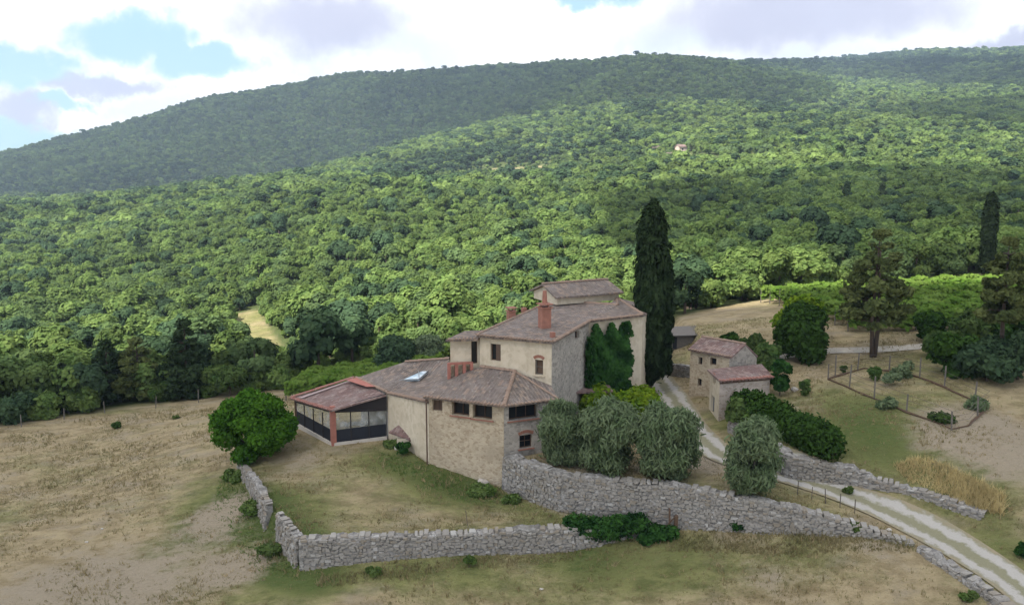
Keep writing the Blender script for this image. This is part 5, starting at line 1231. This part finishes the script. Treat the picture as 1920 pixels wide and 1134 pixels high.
# ---------------------------------------------------------------- garden plot, posts, gate
GP = [lg(*p) for p in ((1552, 712, 5.0), (1620, 742, 4.85), (1700, 775, 4.6), (1785, 806, 4.35), (1815, 800, 4.45), (1852, 768, 4.8), (1800, 742, 5.0), (1740, 715, 5.2), (1690, 700, 5.3), (1620, 692, 5.3), (1552, 712, 5.0))]
gr = empty('garden_fence', dz(GP[0], g1(GP[0].x, GP[0].y)), 'rickety wire fence with thin posts round the overgrown garden plot', 'fence')
mb = MB(); q = []
for a, b_ in zip(GP[:-1], GP[1:]):
    n = max(1, int((b_ - a).length / .8)); q += [a.lerp(b_, k / n) for k in range(n)]
q.append(GP[-1]); P = [Vector((p.x + random.uniform(-.06, .06), p.y, g1(p.x, p.y) + .07)) for p in q]
mb.tube(P, [.07 + random.uniform(-.025, .03) for _ in P], 5); mb.build('edging_logs', M['wood'], gr)
mb = MB()
for h in (.45, .8, 1.15):
    mb.tube([p + Vector((0, 0, h + random.uniform(-.03, .03))) for p in P], .014, 3)
mb.build('wires', M['wire'], gr)
for k in range(0, len(P) - 1, 3):
    mb = MB(); hh = random.uniform(1.1, 1.75); mb.bar(P[k] - Vector((0, 0, .2)), P[k] + Vector((random.uniform(-.1, .1), 0, hh)), .075); mb.build('post', M['greywood'], gr)
for k, (u, v, z, R_, H_, lab) in enumerate(((1690, 708, 5.1, .9, 1.1, 'grey twiggy bush at the back of the garden plot'), (1672, 722, 5.0, .7, .8, 'pale grey dry bush inside the garden plot'), (1581, 700, 5.1, .25, .6, 'tiny dark shrub at the left tip of the garden plot'),
      (1765, 790, 4.5, .8, .35, 'low green row of plants inside the garden plot'), (1660, 765, 4.75, .8, .5, 'pale green bean plants at the front fence of the plot'), (1830, 765, 4.8, .9, .5, 'grey green weeds in the right corner of the plot'), (1640, 712, 5.1, .6, .9, 'thin olive shrub on the back edge of the plot'))):
    shrub(u, v, z, R_, H_, lab, 170 + k, 'olive' if 'grey' in lab or 'pale' in lab else 'shrub', 900, .13, 'shrub', 'shrub', 6, False)
gp = empty('gate_post', lg(1264, 1002), 'dark leaning wooden gate post in front of the long wall', 'post')
b0 = gp.location; mb = MB(); mb.bar(b0 + Vector((.05, 0, -.3)), b0 + Vector((.1, 0, 1.2)), .2); mb.build('post', M['wood'], gp)
mb = MB(); mb.bar(b0 + Vector((-.28, 0, .5)), b0 + Vector((-.32, 0, 1.65)), .1); mb.bar(b0 + Vector((-.75, 0, .2)), b0 + Vector((.05, 0, 1.15)), .07); mb.build('gate_rail', M['wood'], gp)
ORD2 = ['leftmost', 'second from the left', 'middle', 'second from the right', 'rightmost']
def lone_posts(L_, label, cat, group, name, m, h=1.1, w=.07):
    first = None
    for k, p in enumerate(L_):
        z = g1(p.x, p.y)
        if first is None:
            mb = MB(); mb.bar((p.x, p.y, z - .3), (p.x + .03, p.y, z + h), w); first = mb.build(name, m, loc=(p.x, p.y, z)); tag(first, label % ORD2[k], cat, group)
        else:
            o = first.copy(); C.objects.link(o); o.location = (p.x, p.y, z); o.rotation_euler = (random.uniform(-.08, .08), random.uniform(-.08, .08), random.uniform(0, 3)); o.scale.z = random.uniform(.85, 1.15); o['label'] = label % ORD2[k]
lone_posts([lv(u, v, z) for u, v, z in ((1495, 925, 1.6), (1522, 934, 1.5), (1548, 942, 1.35), (1575, 950, 1.2), (1602, 960, 1.05))], 'thin rusty stake between road and long wall, %s of five', 'stake', 'stakes on the bank', 'stake', M['wire'], .85, .04)
lone_posts([lv(u, v, z) for u, v, z in ((40, 800, -2.9), (120, 785, -2.7), (196, 772, -2.5), (292, 766, -2.3), (372, 755, -2.1))], 'weathered fence stake on the left field edge, %s of five', 'stake', 'stakes along the left field edge', 'stake', M['greywood'], 1.2, .07)
ir = empty('iron_rod', lv(878, 990, 0), 'thin dark rod standing in the grassy yard near the front wall', 'rod'); b0 = ir.location
mb = MB(); mb.bar(b0, b0 + Vector((-.15, 0, 1.1)), .035); mb.build('rod', M['wire'], ir)
# stones lying about
def rock(p, r, seed):
    rgc = np.random.default_rng(seed); import bmesh
    bm = bmesh.new(); bmesh.ops.create_icosphere(bm, subdivisions=2, radius=1)
    v = np.array([q.co[:] for q in bm.verts]); f = [tuple(x.index for x in q.verts) for q in bm.faces]; bm.free()
    v *= (1 + .22 * np.sin(v[:, 0:1] * 4 + seed) + .15 * np.sin(v[:, 1:2] * 5 + seed * 2)); v = v * np.array([1, .75, .6]) * r + np.array(p); return v, f
for k, (u, v, z, r, lab) in enumerate(((905, 912, 0, .38, 'pale rock against the foot of the tower'), (748, 848, .85, .3, 'flat pale stone slab near the small tiled shed'), (163, 1020, -2.8, .10, 'small white stone in the lower left field'), (192, 1000, -2.8, .09, 'smaller white stone in the left field'),
      (1290, 1010, -1.3, .16, 'pale stone below the long wall'), (1312, 1012, -1.3, .13, 'small pale stone beside another below the long wall'), (1490, 738, 4.3, .3, 'pale rock pile near the barn corner'), (1015, 1100, -1.9, .10, 'white stone in the front field'), (1780, 700, 5.2, .22, 'pale rock at the foot of the dark shrubs'), (1665, 1010, 0, .15, 'grey stone at the end of the long wall'))):
    p = lv(u, v, z); p.z = g1(p.x, p.y) + r * .3; vv, ff = rock(p, r, k + 3); tag(meshobj('rock', vv, ff, M['concrete'], loc=(p.x, p.y, p.z)), lab, 'rock')
# ---------------------------------------------------------------- grass
def blades(x, y, h, w, rgc, tufts=3):
    n = len(x); x = np.repeat(x, tufts) + rgc.normal(0, .06, n * tufts); y = np.repeat(y, tufts) + rgc.normal(0, .06, n * tufts); h = np.repeat(h, tufts) * rgc.uniform(.6, 1.2, n * tufts)
    z = np.repeat(gz(x[::tufts], y[::tufts]), tufts) - .02; a = rgc.uniform(0, 3.14, len(x)); dx, dy = np.cos(a) * w / 2, np.sin(a) * w / 2; lx, ly = rgc.normal(0, .35, len(x)) * h, rgc.normal(0, .35, len(x)) * h
    v = np.stack([np.stack([x - dx, y - dy, z], 1), np.stack([x + dx, y + dy, z], 1), np.stack([x + lx, y + ly, z + h], 1)], 1).reshape(-1, 3)
    return v, np.arange(len(x) * 3).reshape(-1, 3)
def grass_patch(polys, dens, h, w, name, m, label, seed, tufts=3, avoid=True):
    rgc = np.random.default_rng(seed); V_ = []; F_ = []; nb = 0
    for P in polys:
        P = np.array([p[:2] for p in P]); lo, hi_ = P.min(0), P.max(0); n = int((hi_ - lo).prod() * dens)
        x = rgc.uniform(lo[0], hi_[0], n); y = rgc.uniform(lo[1], hi_[1], n); k = inpoly(x, y, P)
        if avoid:
            d = np.full(n, 9.)
            for a, b_ in zip(RD[:-1], RD[1:]): d = np.minimum(d, segd(x, y, a, b_))
            k &= d > 1.5
            k &= ~inpoly(x, y, [(T0.x, T0.y), (3, 52.2), (16, 70), (-2, 72), (-18, 64), (-17.2, 61), (-13.2, 57), (-9.2, 57.6), (T1.x, T1.y)])
            k &= (field(x, y, .35, 1.) + .6 * field(x, y, .9, .3) + rgc.normal(0, .5, n)) > -.1
        v, f = blades(x[k], y[k], np.full(k.sum(), h) * (1 + .5 * field(x[k], y[k], .6, 2)), w, rgc, tufts); V_.append(v); F_.append(f + nb); nb += len(v)
    return tag(meshobj(name, np.concatenate(V_), np.concatenate(F_), m), label, 'grass', kind='stuff')
grass_patch([[(-50, 34), (50, 34), (55, 80), (20, 80), (-40, 78), (-55, 70)]], 22, .13, .05, 'grass', M['grass'], 'short dry grass tufts over the fields and the yard', 21)
grass_patch([[(-50, 34), (50, 34), (55, 78), (20, 78), (-40, 76), (-55, 70)]], 2.2, .26, .06, 'dry_grass_clumps', M['drytuft'], 'taller dry straw clumps scattered over the fields', 31, 5)
grass_patch([[tuple(lg(*p)) for p in ((1675, 872, 2.3), (1720, 862, 2.5), (1790, 885, 2.3), (1885, 930, 1.9), (1880, 965, 1.3), (1800, 948, 1.6), (1700, 905, 2.0))]], 120, .42, .05, 'tall_dry_grass', M['drygrass'], 'tall golden dry grass above the right road wall', 22, 3, False)
grass_patch([[tuple(lg(*p)) for p in ((1270, 1000, -1.2), (1700, 1014, 0), (1720, 1040, -.2), (1500, 1045, -1.2), (1250, 1035, -1.4))], [tuple(lv(*p)) for p in ((590, 1088, -1.9), (1080, 1040, -1.6), (1090, 1052, -1.6), (600, 1105, -1.9))]], 40, .3, .05, 'tall_grass', M['grass'], 'longer rough grass along the foot of the walls', 23, 3, False)
grass_patch([[tuple(lg(*p)) for p in ((410, 890, -.8), (470, 905, -.6), (560, 1085, -1.9), (480, 1075, -2), (400, 960, -1.5))], [tuple(lg(*p)) for p in ((700, 840, .8), (800, 875, .6), (950, 935, 0), (900, 950, 0), (720, 880, .5))]], 16, .17, .06, 'weeds', M['weeds'], 'green weeds in the hollow left of the yard and below the facade', 24, 3, False)

# ---------------------------------------------------------------- hamlet
for u, v, w, d, h, rz, lab, wm, rm in ((1281, 284, 8, 6, 4.2, .25, 'reddish roofed stone cottage in the woods, right one of the pair', 'pinkwall', 'redtiledark'), (1232, 284, 7, 5, 3.6, .1, 'small pale cottage among trees, left one of the pair', 'facade', 'tile'), (1262, 300, 9, 5, 4, .1, 'grey ruined stone house just below the two cottages', 'rubble', 'tile')):
    p = onland(u, v, 300)
    if p: far_house(p + Vector((0, 0, -1.6)), w, d, h, rz, lab, M[wm], M[rm])
# ---------------------------------------------------------------- unseen clouds set out of view to shade the farm and far hills
m = bpy.data.materials.new('cloud'); m.use_nodes = True; t = m.node_tree; t.nodes.clear(); o = t.nodes.new('ShaderNodeOutputMaterial')
df = t.nodes.new('ShaderNodeBsdfDiffuse'); df.inputs[0].default_value = (.9, .9, .92, 1); tr = t.nodes.new('ShaderNodeBsdfTranslucent'); tr.inputs[0].default_value = (.9, .9, .92, 1); tp = t.nodes.new('ShaderNodeBsdfTransparent')
a = t.nodes.new('ShaderNodeMixShader'); a.inputs[0].default_value = .5; b_ = t.nodes.new('ShaderNodeMixShader'); b_.inputs[0].default_value = .25
t.links.new(df.outputs[0], a.inputs[1]); t.links.new(tr.outputs[0], a.inputs[2]); t.links.new(a.outputs[0], b_.inputs[1]); t.links.new(tp.outputs[0], b_.inputs[2]); t.links.new(b_.outputs[0], o.inputs[0]); M['cloud'] = m
M['cloud2'] = m.copy(); [x for x in M['cloud2'].node_tree.nodes if x.type == 'MIX_SHADER'][1].inputs[0].default_value = .5
def cloud(cx_, cy_, rx, ry, alt, gzv, seed, label):
    import bmesh
    rgc = np.random.default_rng(seed); k = SUNV / SUNV.z * (alt - gzv); cx_, cy_ = cx_ + k.x, cy_ + k.y
    bm = bmesh.new(); bmesh.ops.create_icosphere(bm, subdivisions=5, radius=1); v = np.array([q.co[:] for q in bm.verts]); f = [tuple(x.index for x in q.verts) for q in bm.faces]; bm.free()
    c = unit(40, rgc); d = v @ c.T; puff = np.maximum(0, d - .86).max(1) * 1.1
    v = v * (1 + puff[:, None]); v[:, 2] = np.where(v[:, 2] < 0, v[:, 2] * .25, v[:, 2]); v = v * np.array([rx, ry, min(rx, ry) * .35]) + np.array([cx_, cy_, alt])
    tag(meshobj('cloud', v, f, M['cloud' if seed == 1 else 'cloud2'], smooth=True, loc=(cx_, cy_, alt)), label, 'cloud', 'shading clouds overhead', kind='structure')
cloud(-5, 38, 150, 48, 430, 0, 1, 'unseen white cloud that shades the farm')
cloud(175, 185, 145, 150, 450, 20, 2, 'unseen white cloud that shades the right slope')
cloud(-560, 1290, 640, 450, 800, 100, 3, 'unseen wide white cloud that shades the left mountain')
cloud(110, 1220, 300, 380, 800, 110, 4, 'unseen white cloud that shades the middle ridge')
cloud(470, 650, 150, 190, 760, 70, 5, 'unseen white cloud that shades the right hills')
cloud(860, 1000, 230, 480, 820, 130, 6, 'unseen white cloud that shades the far right ridge')
cloud(560, 1560, 240, 230, 860, 180, 7, 'unseen white cloud that shades the highest ridge')
# ---------------------------------------------------------------- air
hb = MB(); hb.box((0, 850, 145), 7200, 3000, 340); m = bpy.data.materials.new('haze'); m.use_nodes = True; t = m.node_tree; t.nodes.clear(); o = t.nodes.new('ShaderNodeOutputMaterial')
pv_ = t.nodes.new('ShaderNodeVolumePrincipled'); pv_.inputs['Color'].default_value = (.62, .80, 1, 1); pv_.inputs['Density'].default_value = .00021; pv_.inputs['Anisotropy'].default_value = .2
t.links.new(pv_.outputs[0], o.inputs['Volume']); hz_ = hb.build('haze', m); tag(hz_, 'thin blue haze over the valley', 'haze', kind='stuff')
